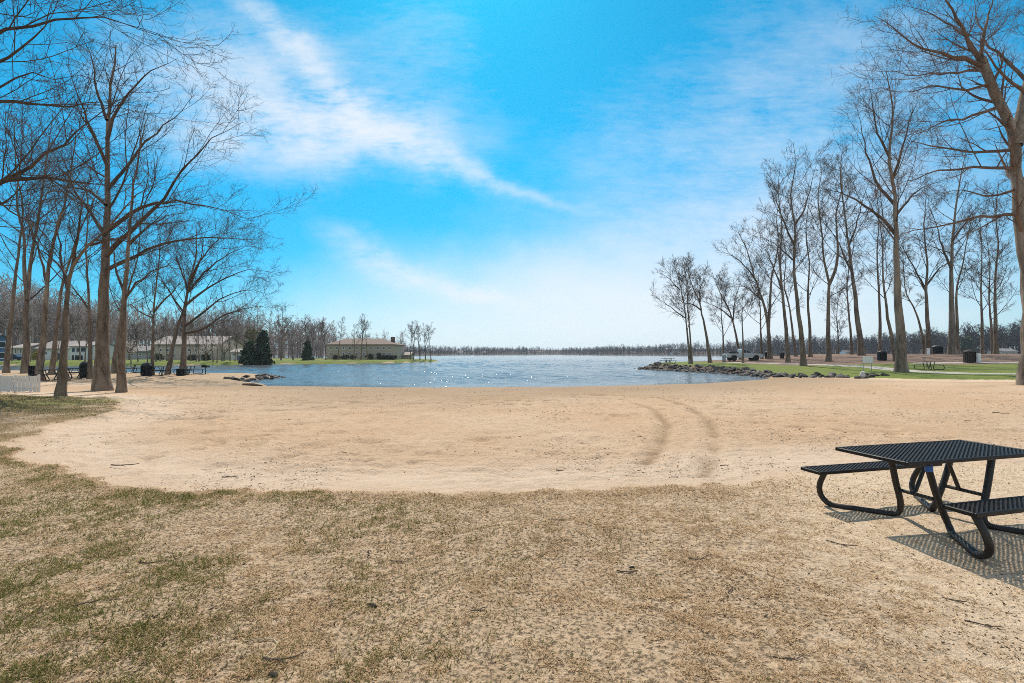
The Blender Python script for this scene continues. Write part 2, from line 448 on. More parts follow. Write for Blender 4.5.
    strip = sstep((3.2 - np.abs(y - (18.3 - (x + 18) * .28)) + 2 * jit) / 1.5) * sstep((-14.6 - x + 1.5 * jit) / 1.5) * (.30 + .5 * fbm(x, y, .8, 3, 77))
    lawn = np.maximum(lawn, strip)
    dC = sdist(x, y, LAND_C)
    duff = sstep((2.4 - seg_dist(x, y, RIP_R, False)) / .5) * (dA > -2) * (dl > -1.2) * .85
    duff = np.maximum(np.maximum(duff, sstep(dC / 3 + .8)), sstep((y - 134 + 8 * jit) / 8) * (dB > 0) * sstep((-x - 20) / 10))
    V = np.stack([x, y, z], 1)
    idx = np.arange(nx * ny).reshape(ny, nx)
    Q = np.stack([idx[:-1, :-1], idx[:-1, 1:], idx[1:, 1:], idx[1:, :-1]], -1).reshape(-1, 4)
    fs = (sm[Q].mean(1) > 0) & (dA[Q].mean(1) > -4)
    at = {'sand': np.clip(.5 + sm / .8, 0, 1), 'lawn': lawn, 'mulch': mulch, 'path': pathm, 'track': trk, 'duff': duff, 'rim': np.exp(-((sm - 1.0) / 1.3) ** 2) * (sm > 0),
          'sparse': sstep((x - .7 - .35 * (y - 4) + 1.6 * jit) / 3.6), 'wet': sstep((.34 - (z - WATER)) / .26) * (dA > -3)}
    gm = ground_material()
    for name, sel in (('ground', ~fs), ('beach', fs)):
        q = Q[sel]; used = np.unique(q); remap = np.full(len(V), -1); remap[used] = np.arange(len(used))
        me = new_mesh(name, V[used], [remap[q]], True)
        for k, v in at.items():
            a = me.attributes.new(k, 'FLOAT', 'POINT'); a.data.foreach_set('value', v[used].astype(np.float32))
        o = link(name, me, None, gm); o['kind'] = 'structure'

def ground_material():
    m, t, b = material('ground_surface')
    p = t.world()
    n_big = t.noise(p, .5, 4, .6); n_mid = t.noise(p, 3.2, 5, .62); n_lump = t.noise(p, 8.5, 4, .6); n_fine = t.noise(p, 30, 5, .7); n_grit = t.noise(p, 140, 3, .7)
    # sand
    s1 = t.mix(t.rng(n_big, .35, .65), (.48, .315, .19), (.54, .37, .235))
    s1 = t.mix(t.rng(t.noise(p, .13, 3, .6), .42, .62, 0, .75), s1, (.56, .425, .305))
    s1 = t.mix(t.rng(n_mid, .3, .75, 0, .55), s1, (.42, .265, .15))
    s1 = t.mix(t.rng(n_lump, .52, .64, 0, .62), s1, (.33, .21, .12))
    s1 = t.mix(t.rng(n_fine, .35, .75, 0, .5), s1, (.61, .44, .30))
    pst = t.world((1, 2.6, 1))
    deb = t.noise(pst, 5.5, 6, .75)
    s1 = t.mix(t.m('MULTIPLY', t.rng(deb, .53, .66, 0, .8), t.rng(t.noise(p, .28, 3, .6), .34, .6)), s1, (.25, .165, .09))
    deb2 = t.noise(pst, 17, 4, .7)
    s1 = t.mix(t.rng(deb2, .64, .72, 0, .75), s1, (.16, .11, .065))
    s1 = t.mix(t.m('MULTIPLY', t.attr('rim'), t.rng(n_mid, .25, .6, .35, .9)), s1, (.60, .465, .345))
    s1 = t.mix(t.m('MULTIPLY', t.attr('track'), t.rng(n_lump, .3, .6, .5, .95)), s1, (.27, .175, .10))
    s1 = t.mix(t.m('MULTIPLY', t.attr('wet'), .65), s1, (.24, .17, .105))
    # bare soil and thatch under the dry turf
    d1 = t.mix(t.rng(n_mid, .3, .7), (.47, .325, .20), (.59, .43, .285))
    d1 = t.mix(t.rng(n_fine, .48, .58, 0, .9), d1, (.105, .07, .04))
    d1 = t.mix(t.rng(n_lump, .5, .66, 0, .3), d1, (.17, .12, .07))
    d1 = t.mix(t.rng(n_grit, .5, .75, 0, .6), d1, (.50, .40, .28))
    d2 = t.mix(t.rng(n_mid, .3, .7), (.57, .42, .28), (.66, .51, .36))
    d2 = t.mix(t.rng(n_fine, .56, .66, 0, .8), d2, (.17, .115, .07))
    d2 = t.mix(t.rng(n_grit, .5, .75, 0, .5), d2, (.60, .49, .36))
    sp = t.rng(t.m('ADD', t.attr('sparse'), t.m('MULTIPLY', t.m('SUBTRACT', n_mid, .5), .9)), .2, .8)
    d = t.mix(sp, d1, d2)
    # lawn, mulch, path
    l1 = t.mix(t.rng(n_mid, .3, .7), (.10, .145, .025), (.19, .215, .045))
    l1 = t.mix(t.rng(n_big, .45, .7, 0, .55), l1, (.22, .20, .075))
    l1 = t.mix(t.rng(n_fine, .4, .7, 0, .5), l1, (.06, .10, .02))
    mu = t.mix(t.rng(n_mid, .3, .7), (.17, .11, .08), (.25, .17, .125))
    mu = t.mix(t.rng(n_fine, .4, .7, 0, .6), mu, (.11, .065, .05))
    pa = t.mix(t.rng(n_mid, .3, .7), (.36, .335, .30), (.46, .42, .37))
    def sharp(a, amt=.5):
        return t.rng(t.m('ADD', a, t.m('MULTIPLY', t.m('SUBTRACT', n_fine, .5), amt)), .35, .65)
    c = t.mix(sharp(t.attr('sand'), .9), d, s1)
    c = t.mix(sharp(t.attr('lawn'), .8), c, l1)
    c = t.mix(sharp(t.attr('mulch'), .8), c, mu)
    c = t.mix(sharp(t.attr('path'), .3), c, pa)
    c = t.mix(t.attr('duff'), c, t.mix(n_big, (.07, .055, .042), (.12, .09, .07)))
    t.put(b.inputs['Base Color'], c)
    b.inputs['Roughness'].default_value = .93; b.inputs['Specular IOR Level'].default_value = .15
    h = t.m('ADD', t.m('ADD', t.m('MULTIPLY', n_mid, .6), t.m('MULTIPLY', n_lump, .7)), t.m('ADD', t.m('MULTIPLY', n_fine, .55), t.m('MULTIPLY', n_grit, .12)))
    bump(t, b, h, 1., .06)
    return m
build_ground()

def build_lake():
    m, t, b = material('lake_water')
    p = t.world((1, 1.7, 1))
    w2 = t.noise(p, 3.4, 4, .6, .3); w3 = t.noise(p, 10., 3, .6)
    bump(t, b, t.m('ADD', t.m('MULTIPLY', w2, .6), t.m('MULTIPLY', w3, .25)), 1.0, .055)
    t.put(b.inputs['Base Color'], t.mix(t.rng(t.noise(t.world((.3, 1, 1)), .05, 3, .6), .35, .65), (.085, .10, .11), (.11, .125, .13)))
    b.inputs['Roughness'].default_value = .085; b.inputs['IOR'].default_value = 1.33
    xs = steps([(-64, 72, .25)]); xs = np.concatenate([-np.array(geo(65, 4000, 110))[::-1], xs, np.array(geo(73, 4000, 110))])
    ys = np.concatenate([[24, 28], steps([(30.5, 62, .16)]), np.array(geo(62.3, 900, 460)), np.array(geo(920, 6000, 12))])
    X, Y = np.meshgrid(xs, ys); ny, nx = X.shape; x, y = X.ravel(), Y.ravel()
    rg = np.random.default_rng(77); z = np.zeros_like(x)
    gust = .55 + .9 * fbm(x, y, 24, 3, 120)
    wx = x + 1.6 * (fbm(x, y, 5, 2, 122) - .5); wy = y + 1.6 * (fbm(x, y, 5, 2, 124) - .5)
    for k in range(26):
        lam = rg.uniform(.62, 1.7); th = rg.normal(-1.4, .65); ph = rg.random() * 6.28
        kx, ky = math.cos(th) * 2 * np.pi / lam, math.sin(th) * 2 * np.pi / lam
        env = .4 + 1.2 * vnoise(x, y, lam * 5, 130 + k)
        z += .0046 * lam ** 1.1 * env * np.sin(kx * wx + ky * wy + ph)
    shore = np.clip(seg_dist(x, y, BEACH_SHORE, False) / 6, .12, 1)
    z = WATER + z * gust * shore * np.clip(y / 60, 1., 1.6)
    idx = np.arange(nx * ny).reshape(ny, nx)
    Q = np.stack([idx[:-1, :-1], idx[:-1, 1:], idx[1:, 1:], idx[1:, :-1]], -1).reshape(-1, 4)
    o = link('lake_water', new_mesh('lake_water', np.stack([x, y, z], 1), [Q], True), None, m); o['kind'] = 'structure'
build_lake()

def build_haze():
    m = bpy.data.materials.new('haze_air'); m.use_nodes = True; nt = m.node_tree; nt.nodes.clear()
    v = nt.nodes.new('ShaderNodeVolumePrincipled'); o = nt.nodes.new('ShaderNodeOutputMaterial'); nt.links.new(v.outputs[0], o.inputs['Volume'])
    v.inputs['Color'].default_value = (.80, .88, 1, 1); v.inputs['Density'].default_value = .00018; v.inputs['Anisotropy'].default_value = .3
    b = MB().box((0, 3000, 20), (9000, 7000, 56)).build('haze', m); tag(b, 'thin pale haze over the lake', 'haze', kind='stuff')
build_haze()
# ================================================================== bare trees
def bark_material(name, c0, c1, sc=1.):
    m, t, b = material(name)
    p = t.pos((1, 1, .22))
    n = t.noise(p, 6 * sc, 6, .7, .3); n2 = t.noise(t.pos((1, 1, .35)), 1.1 * sc, 4, .6); v = t.noise(p, 34 * sc, 4, .7)
    c = t.ramp(t.m('ADD', t.m('MULTIPLY', n, .65), t.m('MULTIPLY', v, .35)), [(.37, tuple(q * .28 for q in c0)), (.49, c0), (.64, c1)])
    c = t.mix(t.rng(n2, .46, .66, 0, .7), c, tuple(q * 1.35 for q in c1))
    g = t.n('ShaderNodeObjectInfo')
    c = t.mix(t.m('MULTIPLY', g.outputs['Random'], .35), c, tuple(q * .62 for q in c0))
    t.put(b.inputs['Base Color'], c); b.inputs['Roughness'].default_value = .92; b.inputs['Specular IOR Level'].default_value = .15
    bump(t, b, t.m('ADD', n, t.m('MULTIPLY', v, .5)), .9, .05)
    return m
BARK = bark_material('oak_bark', (.155, .112, .08), (.27, .205, .15))
BARK_GREY = bark_material('grey_bark', (.18, .14, .107), (.30, .245, .195))
TWIG = bark_material('twig_bark', (.085, .062, .048), (.14, .10, .077))
TWIG_RED = bark_material('budding_twigs', (.14, .092, .068), (.21, .14, .105))

def catmull(P, n):
    P = np.asarray(P, float)
    if len(P) == 2: P = np.stack([P[0], (P[0] + P[1]) / 2, P[1]])
    Q = np.concatenate([[2 * P[0] - P[1]], P, [2 * P[-1] - P[-2]]])
    seg = np.linalg.norm(np.diff(P, axis=0), axis=1); cum = np.concatenate([[0], np.cumsum(seg)])
    out = []
    for s in np.linspace(0, cum[-1], n):
        i = min(max(np.searchsorted(cum, s, 'right') - 1, 0), len(P) - 2)
        t = (s - cum[i]) / (seg[i] + 1e-9)
        a, b, c, d = Q[i], Q[i + 1], Q[i + 2], Q[i + 3]
        out.append(.5 * (2 * b + (c - a) * t + (2 * a - 5 * b + 4 * c - d) * t * t + (3 * b - a - 3 * c + d) * t ** 3))
    return np.array(out)

def spawn(P, Rr, m, s0, s1, L, ang, n, trop, wig, rr, rmin, rtip, rng, fall=.55, flat=0.):
    B, N, _ = P.shape
    s = s0 + (s1 - s0) * ((np.arange(m)[None] + rng.random((B, m))) / m)
    f = np.clip(s * (N - 1), 0, N - 1.001); i = f.astype(int); w = (f - i)[..., None]
    bi = np.arange(B)[:, None]
    base = P[bi, i] * (1 - w) + P[bi, i + 1] * w
    tan = P[bi, i + 1] - P[bi, i]; tan /= np.linalg.norm(tan, axis=2, keepdims=True) + 1e-9
    rp = Rr[bi, i] * (1 - w[..., 0]) + Rr[bi, i + 1] * w[..., 0]
    az = rng.random((B, 1)) * 6.28 + np.arange(m)[None] * 2.4 + rng.normal(0, .5, (B, m))
    ref = np.where(np.abs(tan[..., 2:3]) > .8, np.array([1., 0, 0]), np.array([0, 0, 1.]))
    u = np.cross(tan, ref); u /= np.linalg.norm(u, axis=2, keepdims=True) + 1e-9; v = np.cross(tan, u)
    perp = np.cos(az)[..., None] * u + np.sin(az)[..., None] * v
    perp[..., 2] *= (1 - flat)
    an = np.radians(rng.uniform(ang[0], ang[1], (B, m)))[..., None]
    d = tan * np.cos(an) + perp * np.sin(an)
    ln = (L[:, None] * (1 - fall * (s - s0) / (s1 - s0 + 1e-6)) * rng.uniform(.5, 1.25, (B, m)))
    r0 = np.maximum(np.minimum(rp * rr * rng.uniform(.75, 1.1, (B, m)), rp * .85), rmin)
    base = base.reshape(-1, 3); d = d.reshape(-1, 3); ln = ln.ravel(); r0 = r0.ravel()
    M = len(ln); out = np.zeros((M, n, 3)); out[:, 0] = base
    d /= np.linalg.norm(d, axis=1, keepdims=True) + 1e-9
    for j in range(1, n):
        d = d + rng.normal(0, wig, (M, 3)); d[:, 2] += trop
        d /= np.linalg.norm(d, axis=1, keepdims=True)
        out[:, j] = out[:, j - 1] + d * (ln / (n - 1))[:, None]
    tt = np.linspace(0, 1, n)[None]
    rad = r0[:, None] * (1 - tt) + np.minimum(r0 * .5, rtip)[:, None] * tt
    return out, rad, ln

def tube_set(sets):
    V, Q, n = [], [], 0
    for P, Rr, k in sets:
        if len(P) == 0: continue
        v, q = tubes(P, Rr, k); V.append(v); Q.append(q + n); n += len(v)
    return np.concatenate(V), np.concatenate(Q)

def grow_tree(stems, limbs, rng, H, n1=10, n2=6, n3=6, n4=5, n5=0, s0=.42, spread=.32, ang=(32, 62), trop=.07, ks=(10, 7, 4, 3), zmin=2.2, tw=1.0, limb_s0=.18):
    """stems/limbs: lists of (points[n,3], r0, r1) in local coordinates -> (trunk arrays, crown arrays)"""
    SP, SR = [], []
    for pts, r0, r1, isbase in stems:
        P = catmull(pts, 18); L = np.concatenate([[0], np.cumsum(np.linalg.norm(np.diff(P, axis=0), axis=1))]); t = L / L[-1]
        P[1:-1] += rng.normal(0, r0 * .10, (16, 3)) * np.array([1, 1, .2])
        r = (r0 * (1 - t) + r1 * t) * (1 - .34 * np.sin(np.pi * np.clip(t, 0, 1)) * t ** .5)
        if isbase: r = r * (1 + .5 * np.exp(-np.maximum(P[:, 2], 0) / (r0 * 1.3)))
        SP.append(P); SR.append(r)
    SP, SR = np.array(SP), np.array(SR)
    LP, LR, LL = [], [], []
    for pts, r0, r1 in limbs:
        P = catmull(pts, 12); t = np.linspace(0, 1, 12)
        P[2:-1] += rng.normal(0, .006 * np.linalg.norm(P[-1] - P[0]), (9, 3))
        LP.append(P); LR.append((r0 * (1 - t) ** 1.25 + r1 * t) * .72); LL.append(np.linalg.norm(np.diff(P, axis=0), axis=1).sum())
    Ls = np.array([np.linalg.norm(np.diff(p, axis=0), axis=1).sum() for p in SP])
    crown = []
    P1, R1, L1 = spawn(SP, SR, n1, s0, .97, np.full(len(SP), spread * H), ang, 12, trop, .055, .40, .02, .012 * tw, rng, .55)
    keep = P1[:, :, 2].min(1) > zmin
    P1, R1, L1 = P1[keep], R1[keep], L1[keep]
    if LP:
        P1 = np.concatenate([P1, np.array(LP)]); R1 = np.concatenate([R1, np.array(LR)]); L1 = np.concatenate([L1, np.array(LL)])
    def thin(P, Rr, L, Lp, m):
        k = rng.random(len(L)) < np.clip(np.repeat(Lp, m) / (np.percentile(Lp, 65) + 1e-6), .12, 1.)
        return P[k], Rr[k], L[k]
    crown.append((P1, R1, ks[1]))
    P2, R2, L2 = spawn(P1, R1, n2, limb_s0, 1., L1 * .46, (28, 58), 9, trop * .8, .075, .45, .014 * tw, .009 * tw, rng, .45, .25)
    P2, R2, L2 = thin(P2, R2, L2, L1, n2)
    crown.append((P2, R2, ks[2]))
    P3, R3, L3 = spawn(P2, R2, n3, .15, 1., L2 * .48, (25, 58), 6, trop * .5, .10, .6, .010 * tw, .006 * tw, rng, .4, .2)
    P3, R3, L3 = thin(P3, R3, L3, L2, n3)
    crown.append((P3, R3, ks[3]))
    P4, R4, L4 = spawn(P3, R3, n4, .15, 1., np.maximum(L3 * .6, .45), (25, 60), 3, .03, .16, .65, .0065 * tw, .0045 * tw, rng, .35, .1)
    P4, R4, L4 = thin(P4, R4, L4, L3, n4)
    crown.append((P4, R4, 3))
    # the leaders also carry fine wood near their tops
    Pt, Rt, Lt = spawn(SP, SR, 5, .75, 1., np.full(len(SP), .11 * H), (25, 60), 7, .05, .12, .5, .012 * tw, .007 * tw, rng, .4)
    crown.append((Pt, Rt, 4))
    Pu, Ru, Lu = spawn(Pt, Rt, 6, .2, 1., Lt * .5, (25, 60), 5, .03, .14, .6, .008 * tw, .005 * tw, rng, .4)
    crown.append((Pu, Ru, 3))
    if n5:
        P5, R5, L5 = spawn(P4, R4, n5, .2, 1., np.maximum(L4 * .55, .2), (25, 60), 3, .02, .16, .7, .0045 * tw, .003 * tw, rng, .3)
        crown.append((P5, R5, 3))
    return tube_set([(SP, SR, ks[0])]), tube_set(crown)

def place_tree(name, label, Y, stems, limbs=(), seed=1, group=None, bark=None, twig=None, dy=0., cat='tree', **kw):
    """stems: [wpx0, wpx1, (px,py)...]; the first starts on the ground; limbs the same with an optional depth drift"""
    rng = np.random.default_rng(seed)
    kw.setdefault('tw', float(np.clip(Y / 46, .8, 1.6)))
    if Y > 40: kw['s0'] = kw.get('s0', .42) - .07; stems = [[q * (.9 if j < 2 else 1) if not isinstance(q, tuple) else q for j, q in enumerate(s_)] for s_ in stems]; kw['n1'] = int(kw.get('n1', 10) * 1.6); kw['spread'] = kw.get('spread', .3) * 1.45; kw['n2'] = kw.get('n2', 6) + 1; kw['n3'] = kw.get('n3', 6) + 2
    bx = (stems[0][2][0] - 512) / F * Y
    bz = hz(bx, Y)
    origin = np.array([bx, Y, bz])
    def conv(pts, drift, start=0.):
        n = len(pts); out = []
        for i, (px, py) in enumerate(pts):
            out.append(np.array(pt(px, py, Y + start + drift * i / max(1, n - 1))) - origin)
        return out
    ST = []
    for k, s in enumerate(stems):
        drift = s[-1] if not isinstance(s[-1], tuple) else rng.normal(0, .03) * Y * .6
        pts = [q for q in s[2:] if isinstance(q, tuple)]
        P = conv(pts, drift)
        if k == 0:
            P[0] = np.array([0, 0, 0.]); P.insert(0, np.array([(P[0][0] - P[1][0]) * .02, 0, -.35]))
        ST.append((P, .88 * s[0] / 2 / F * Y, .4 * s[1] / 2 / F * Y if s[1] < 4 else s[1] / 2 / F * Y, k == 0))
    H = max(p[2] for S in ST for p in S[0])
    LB = []
    lw = kw.pop('lw', 1.)
    for l in limbs:
        drift = l[-1] if not isinstance(l[-1], tuple) else rng.normal(0, .12) * Y * .3
        pts = [q for q in l[2:] if isinstance(q, tuple)]
        LB.append((conv(pts, drift), lw * l[0] / 2 / F * Y, .3 * l[1] / 2 / F * Y))
    kw['n4'] = kw.get('n4', 5) + 1; kw['n3'] = kw.get('n3', 6) + 1
    (tv, tq), (cv, cq) = grow_tree(ST, LB, rng, H, **kw)
    root = thing(name, label, cat, tuple(origin), 0, group)
    link('trunk', new_mesh('trunk', tv, [tq], True), root, bark or BARK)
    link('crown', new_mesh('crown', cv, [cq], True), root, twig or TWIG)
    return root

# ---- left bank
T = place_tree
T('oak_tree', 'stout bare oak with the thickest trunk on the left bank and long sweeping limbs', 26,
  [[15.3, 2.5, (103, 386), (103, 340), (104.5, 290), (106, 240), (107, 180), (107.5, 130), (111, 85), (116, 45)]],
  [[7, 1.2, (106, 256), (120, 240), (136, 224), (158, 202), (178, 180), (212, 140), (243, 122), -2.], [6, 1, (106, 270), (135, 256), (165, 243), (205, 238), (262, 240), 1.5],
   [6, 1, (106, 232), (140, 208), (165, 203), (200, 205), (255, 222), -3.], [5, 1, (107, 190), (128, 165), (150, 138), (174, 118), (196, 92), 2.],
   [5, 1, (107, 140), (116, 112), (130, 92), (150, 72), (178, 58), -2], [5.5, 1, (105, 235), (85, 205), (62, 170), (40, 150), 3.], [5, 1, (107, 165), (92, 130), (78, 95), (66, 60), -3.],
   [5, 1, (106, 205), (88, 190), (60, 190), (30, 200), 4.], [4.5, 1, (107, 120), (96, 90), (92, 60), (80, 35), 1.]],
  seed=3, n1=5, n2=8, n3=7, n4=6, n5=3, s0=.5, spread=.28, ks=(16, 8, 5, 3))
T('slender_tree', 'slender bare tree standing close to the right of the stoutest oak, foot in the sand', 24.4,
  [[9, 1.5, (121, 388.5), (122.5, 345), (124.5, 300), (129, 245), (133, 190), (140, 150), (146, 120)]],
  [[4, 1, (124, 292), (116, 268), (112, 245), (104, 225), 2.], [3.5, 1, (124, 300), (140, 280), (160, 268), (190, 262), -2.], [3.5, 1, (129, 245), (150, 225), (170, 216), (190, 212), -1]],
  seed=4, n1=6, n2=6, n3=6, n4=5, n5=2, s0=.5, spread=.2, ks=(12, 7, 4, 3))
T('leaning_tree', 'bare tree leaning right at the edge of the grass strip beyond the white fence', 21,
  [[9.5, 2, (61, 394), (64.5, 345), (67, 305), (71, 272), (84, 250), (100, 236), (120, 214), (136, 196)]],
  [[4.5, 1, (68, 290), (60, 255), (56, 225), (46, 200), 2.], [5, 1, (73, 266), (78, 238), (82, 205), (90, 175), -1.5], [3.5, 1, (90, 245), (120, 240), (150, 250), (168, 262), -1], [3.5, 1, (69, 280), (55, 262), (40, 250), (22, 243), 1.]],
  seed=5, n1=5, n2=6, n3=6, n4=5, n5=2, s0=.45, spread=.26, ks=(12, 7, 4, 3))
T('forked_tree', 'bare tree behind the white fence whose trunk forks into two tall stems', 43,
  [[8, 1.2, (26, 373), (26.5, 335), (27, 298), (33, 250), (41, 200), (46, 160), (52, 120)], [5, 1.2, (27, 300), (24, 262), (24, 235), (17, 205), (20, 165), (24, 128)]],
  seed=6, n1=8, n2=6, n3=6, n4=4, s0=.35, spread=.24)
T('slender_tree', 'straight dark trunk leaning right, leftmost behind the white fence', 44,
  [[6, 1.2, (6, 372), (10, 330), (15, 285), (21, 235), (23, 205), (16, 170), (14, 120)]], seed=7, n1=9, n2=6, n3=6, n4=4, s0=.5, spread=.27)
T('slender_tree', 'bare tree rising beside the dark bin at the end of the white fence', 34,
  [[7.5, 1.3, (39.5, 378), (43, 340), (46, 295), (50, 260), (58, 225), (66, 200), (72, 165), (76, 130)]],
  [[4, 1, (50, 262), (56, 235), (64, 212), (78, 190), -2], [3.6, 1, (47, 285), (38, 250), (30, 220), (28, 185), 2]], seed=8, n1=8, n2=6, n3=6, n4=5, s0=.5, spread=.22)
T('leaning_tree', 'thin dark tree leaning right behind the picnic table nearest the white fence', 42,
  [[6, 1.2, (52, 373), (57, 325), (62, 285), (72, 255), (80, 230), (92, 205), (104, 175)]], seed=9, n1=9, n2=6, n3=6, n4=4, s0=.5, spread=.22)
T('slender_tree', 'thin straight tree just left of the stoutest oak, a dark bin at its foot', 36,
  [[5, 1, (90, 376), (90, 330), (88.5, 290), (86, 250), (88, 210), (84, 175)]], [[3, .8, (89, 310), (80, 296), (68, 280), (60, 262), -1]], seed=10, n1=10, n2=6, n3=5, n4=4, s0=.35, spread=.25)
T('leaning_tree', 'thin leaning tree half hidden between the stoutest oak and its slender neighbour', 43,
  [[5.5, 1, (113, 373), (116.5, 345), (121, 320), (130, 285), (138, 255), (141, 220)]], seed=11, n1=9, n2=6, n3=5, n4=4, s0=.4, spread=.25)
T('slender_tree', 'thin straight tree behind the dark bin with picnic tables on its right', 41,
  [[4.6, 1, (152, 374), (153, 340), (153.5, 312), (157, 280), (160, 250), (160, 225)]], [[3, .8, (154, 312), (166, 298), (178, 286), (190, 270), -1], [2.5, .8, (153, 318), (140, 312), (130, 304), (122, 306), 1]], seed=12, n1=8, n2=6, n3=6, n4=4, s0=.45, spread=.25)
T('leaning_tree', 'bare tree leaning right against the wide fan-shaped one among the picnic tables', 43,
  [[6, 1.2, (168, 373), (172, 350), (176, 333), (183, 310), (190, 285), (200, 262), (204, 238)]], seed=13, n1=8, n2=6, n3=6, n4=4, s0=.5, spread=.24)
T('spreading_tree', 'bare tree by the left spit whose wide fan of limbs sweeps right', 42,
  [[7.5, 1.2, (183, 373.5), (183.5, 350), (184, 322), (186, 300), (190, 280), (196, 255), (196, 225)]],
  [[4, .8, (185, 333), (200, 330), (222, 316), (248, 308), (266, 306), -2.], [3.6, .8, (185, 326), (203, 313), (226, 296), (250, 290), (270, 296), 1.], [3.6, .8, (186, 305), (204, 290), (230, 276), (252, 270), (272, 272), -1.],
   [3.4, .8, (188, 292), (205, 272), (225, 256), (246, 246), (262, 250), 2.], [3, .8, (190, 280), (205, 255), (222, 236), (240, 228), -2.], [3, .8, (185, 315), (172, 295), (160, 278), (150, 256), 1.], [3, .8, (188, 290), (178, 262), (174, 240), 2.]],
  seed=14, n1=5, n2=8, n3=7, n4=5, n5=2, s0=.5, spread=.24)
T('oak_tree', 'large oak beyond the left edge whose thick bare limbs reach into the sky', 15,
  [[30, 6, (-78, 411), (-76, 330), (-75, 250), (-72, 190), (-74, 120), (-70, 40), (-62, -40)]],
  [[12, 1.6, (-74, 205), (-40, 188), (0, 181), (50, 179), (90, 184), (118, 187), -1.], [9, 1.4, (-74, 215), (-30, 200), (2, 186), (36, 160), (68, 142), (100, 114), (125, 96), 1.], [8, 1.4, (-74, 140), (-40, 110), (0, 101), (40, 105), (80, 104), (125, 99), 1.],
   [8, 1.4, (-73, 110), (-30, 80), (0, 60), (30, 42), (46, 18), (58, -10), -1.], [7, 1.3, (-72, 90), (-30, 50), (5, 30), (45, 21), (88, 16), (130, 26), (178, 41), 0.5], [7, 1.3, (-74, 160), (-45, 125), (0, 88), (30, 74), (50, 80), (90, 74), 1.5],
   [6, 1.2, (-74, 230), (-40, 225), (0, 205), (20, 190), (40, 165), -2.], [6, 1.2, (-70, 60), (-35, 20), (10, -4), (60, -14), (120, -4), -1.]],
  seed=15, n1=7, n2=8, n3=6, n4=5, n5=3, s0=.4, spread=.3, ks=(16, 9, 5, 3), limb_s0=.3, tw=.8)

# ---- right bank
T('oak_tree', 'huge bare oak at the right edge, mottled trunk leaning left and forking high up', 28,
  [[22, 7.5, (1036, 385), (1033, 340), (1028, 280), (1022, 235), (1018, 180), (1015, 142), (1002, 110), (990, 80), (981, 58)], [12, 6, (1016, 146), (1021, 120), (1026, 90), (1034, 50), (1040, 0), (1045, -50)]],
  [[8, 1.2, (981, 62), (968, 40), (956, 18), (940, -10), (926, -40), -2], [7, 1.2, (980, 60), (985, 30), (992, 5), (996, -30), 2], [8, 1.2, (982, 66), (962, 58), (940, 52), (912, 44), (890, 26), (874, 16), -3.],
   [6, 1.2, (980, 58), (963, 34), (946, 22), (925, 12), (900, 4), 3.], [6, 1.2, (996, 108), (972, 116), (950, 120), (928, 129), (905, 140), -2], [6, 1.2, (1011, 150), (980, 152), (950, 149), (915, 142), (893, 131), 2.],
   [6, 1.2, (1012, 168), (968, 168), (935, 172), (905, 182), (885, 186), -3], [6.5, 1.2, (1020, 214), (998, 215), (975, 218), (943, 226), (912, 231), (880, 242), 1.5], [5, 1.2, (990, 84), (962, 90), (935, 86), (905, 92), (880, 88), 2.],
   [5, 1.2, (985, 70), (950, 72), (920, 76), (890, 70), -4], [6, 1.2, (1025, 92), (1000, 72), (984, 48), (966, 40), -3.], [6, 1.2, (1026, 80), (1002, 56), (985, 44), (978, 20), (970, -10), 4.], [5, 1.2, (1014, 190), (990, 196), (960, 190), (930, 198), 4.]],
  seed=21, n1=9, n2=9, n3=7, n4=5, n5=3, s0=.45, spread=.22, ks=(18, 9, 5, 3), bark=BARK_GREY, twig=TWIG_RED, tw=.8, limb_s0=.1, lw=.78)
T('oak_tree', 'tall bare oak with a straight thick trunk beside the picnic table on the right lawn', 44,
  [[12, 1.5, (901.5, 369), (899.5, 330), (897.5, 290), (896, 245), (896, 205), (893, 180), (890, 150), (893, 110), (886, 70)]],
  [[5, 1, (896, 235), (878, 214), (858, 200), (836, 192), (815, 186), -2], [4.5, 1, (895, 205), (876, 182), (868, 160), (862, 130), (856, 105), 2.], [4, 1, (893, 178), (902, 150), (910, 120), (920, 95), -2], [4, 1, (896, 215), (912, 196), (925, 186), (940, 182), 2.], [3.5, 1, (891, 160), (876, 130), (872, 100), (868, 80), -2]],
  seed=22, n1=8, n2=7, n3=6, n4=5, n5=2, s0=.5, spread=.2, ks=(14, 7, 4, 3), bark=BARK_GREY)
T('slender_tree', 'two-stemmed slender tree nearest the tip of the right point', 68,
  [[3.4, .8, (690, 363.5), (687.5, 335), (684, 305), (679, 280), (674, 264)], [3, .8, (692, 363.8), (690, 335), (688, 305), (686, 280), (684, 262)]],
  [[1.8, .6, (685, 318), (672, 308), (660, 300), (652, 294), -1], [1.7, .6, (680, 290), (666, 276), (656, 272), 1.]], seed=23, n1=8, n2=6, n3=5, n4=4, s0=.4, spread=.27, zmin=3)
T('crooked_tree', 'dark crooked tree leaning left, second from the tip of the right point', 74,
  [[4.6, .8, (710, 361.5), (706.5, 335), (701.5, 312), (699, 300), (694, 290), (689, 276), (684, 262)]], [[2.4, .6, (701, 310), (692, 304), (684, 303), (676, 298), -1], [2.2, .6, (700, 302), (700, 290), (704, 278), (705, 268), 1]], seed=24, n1=8, n2=6, n3=5, n4=4, s0=.55, spread=.22)
T('slender_tree', 'thin straight tree beside the grey barrel left of the pickup', 84,
  [[2.6, .7, (723.5, 359), (723, 335), (721, 310), (722, 290), (719, 275)]], seed=25, n1=9, n2=5, n3=5, n4=4, s0=.35, spread=.3)
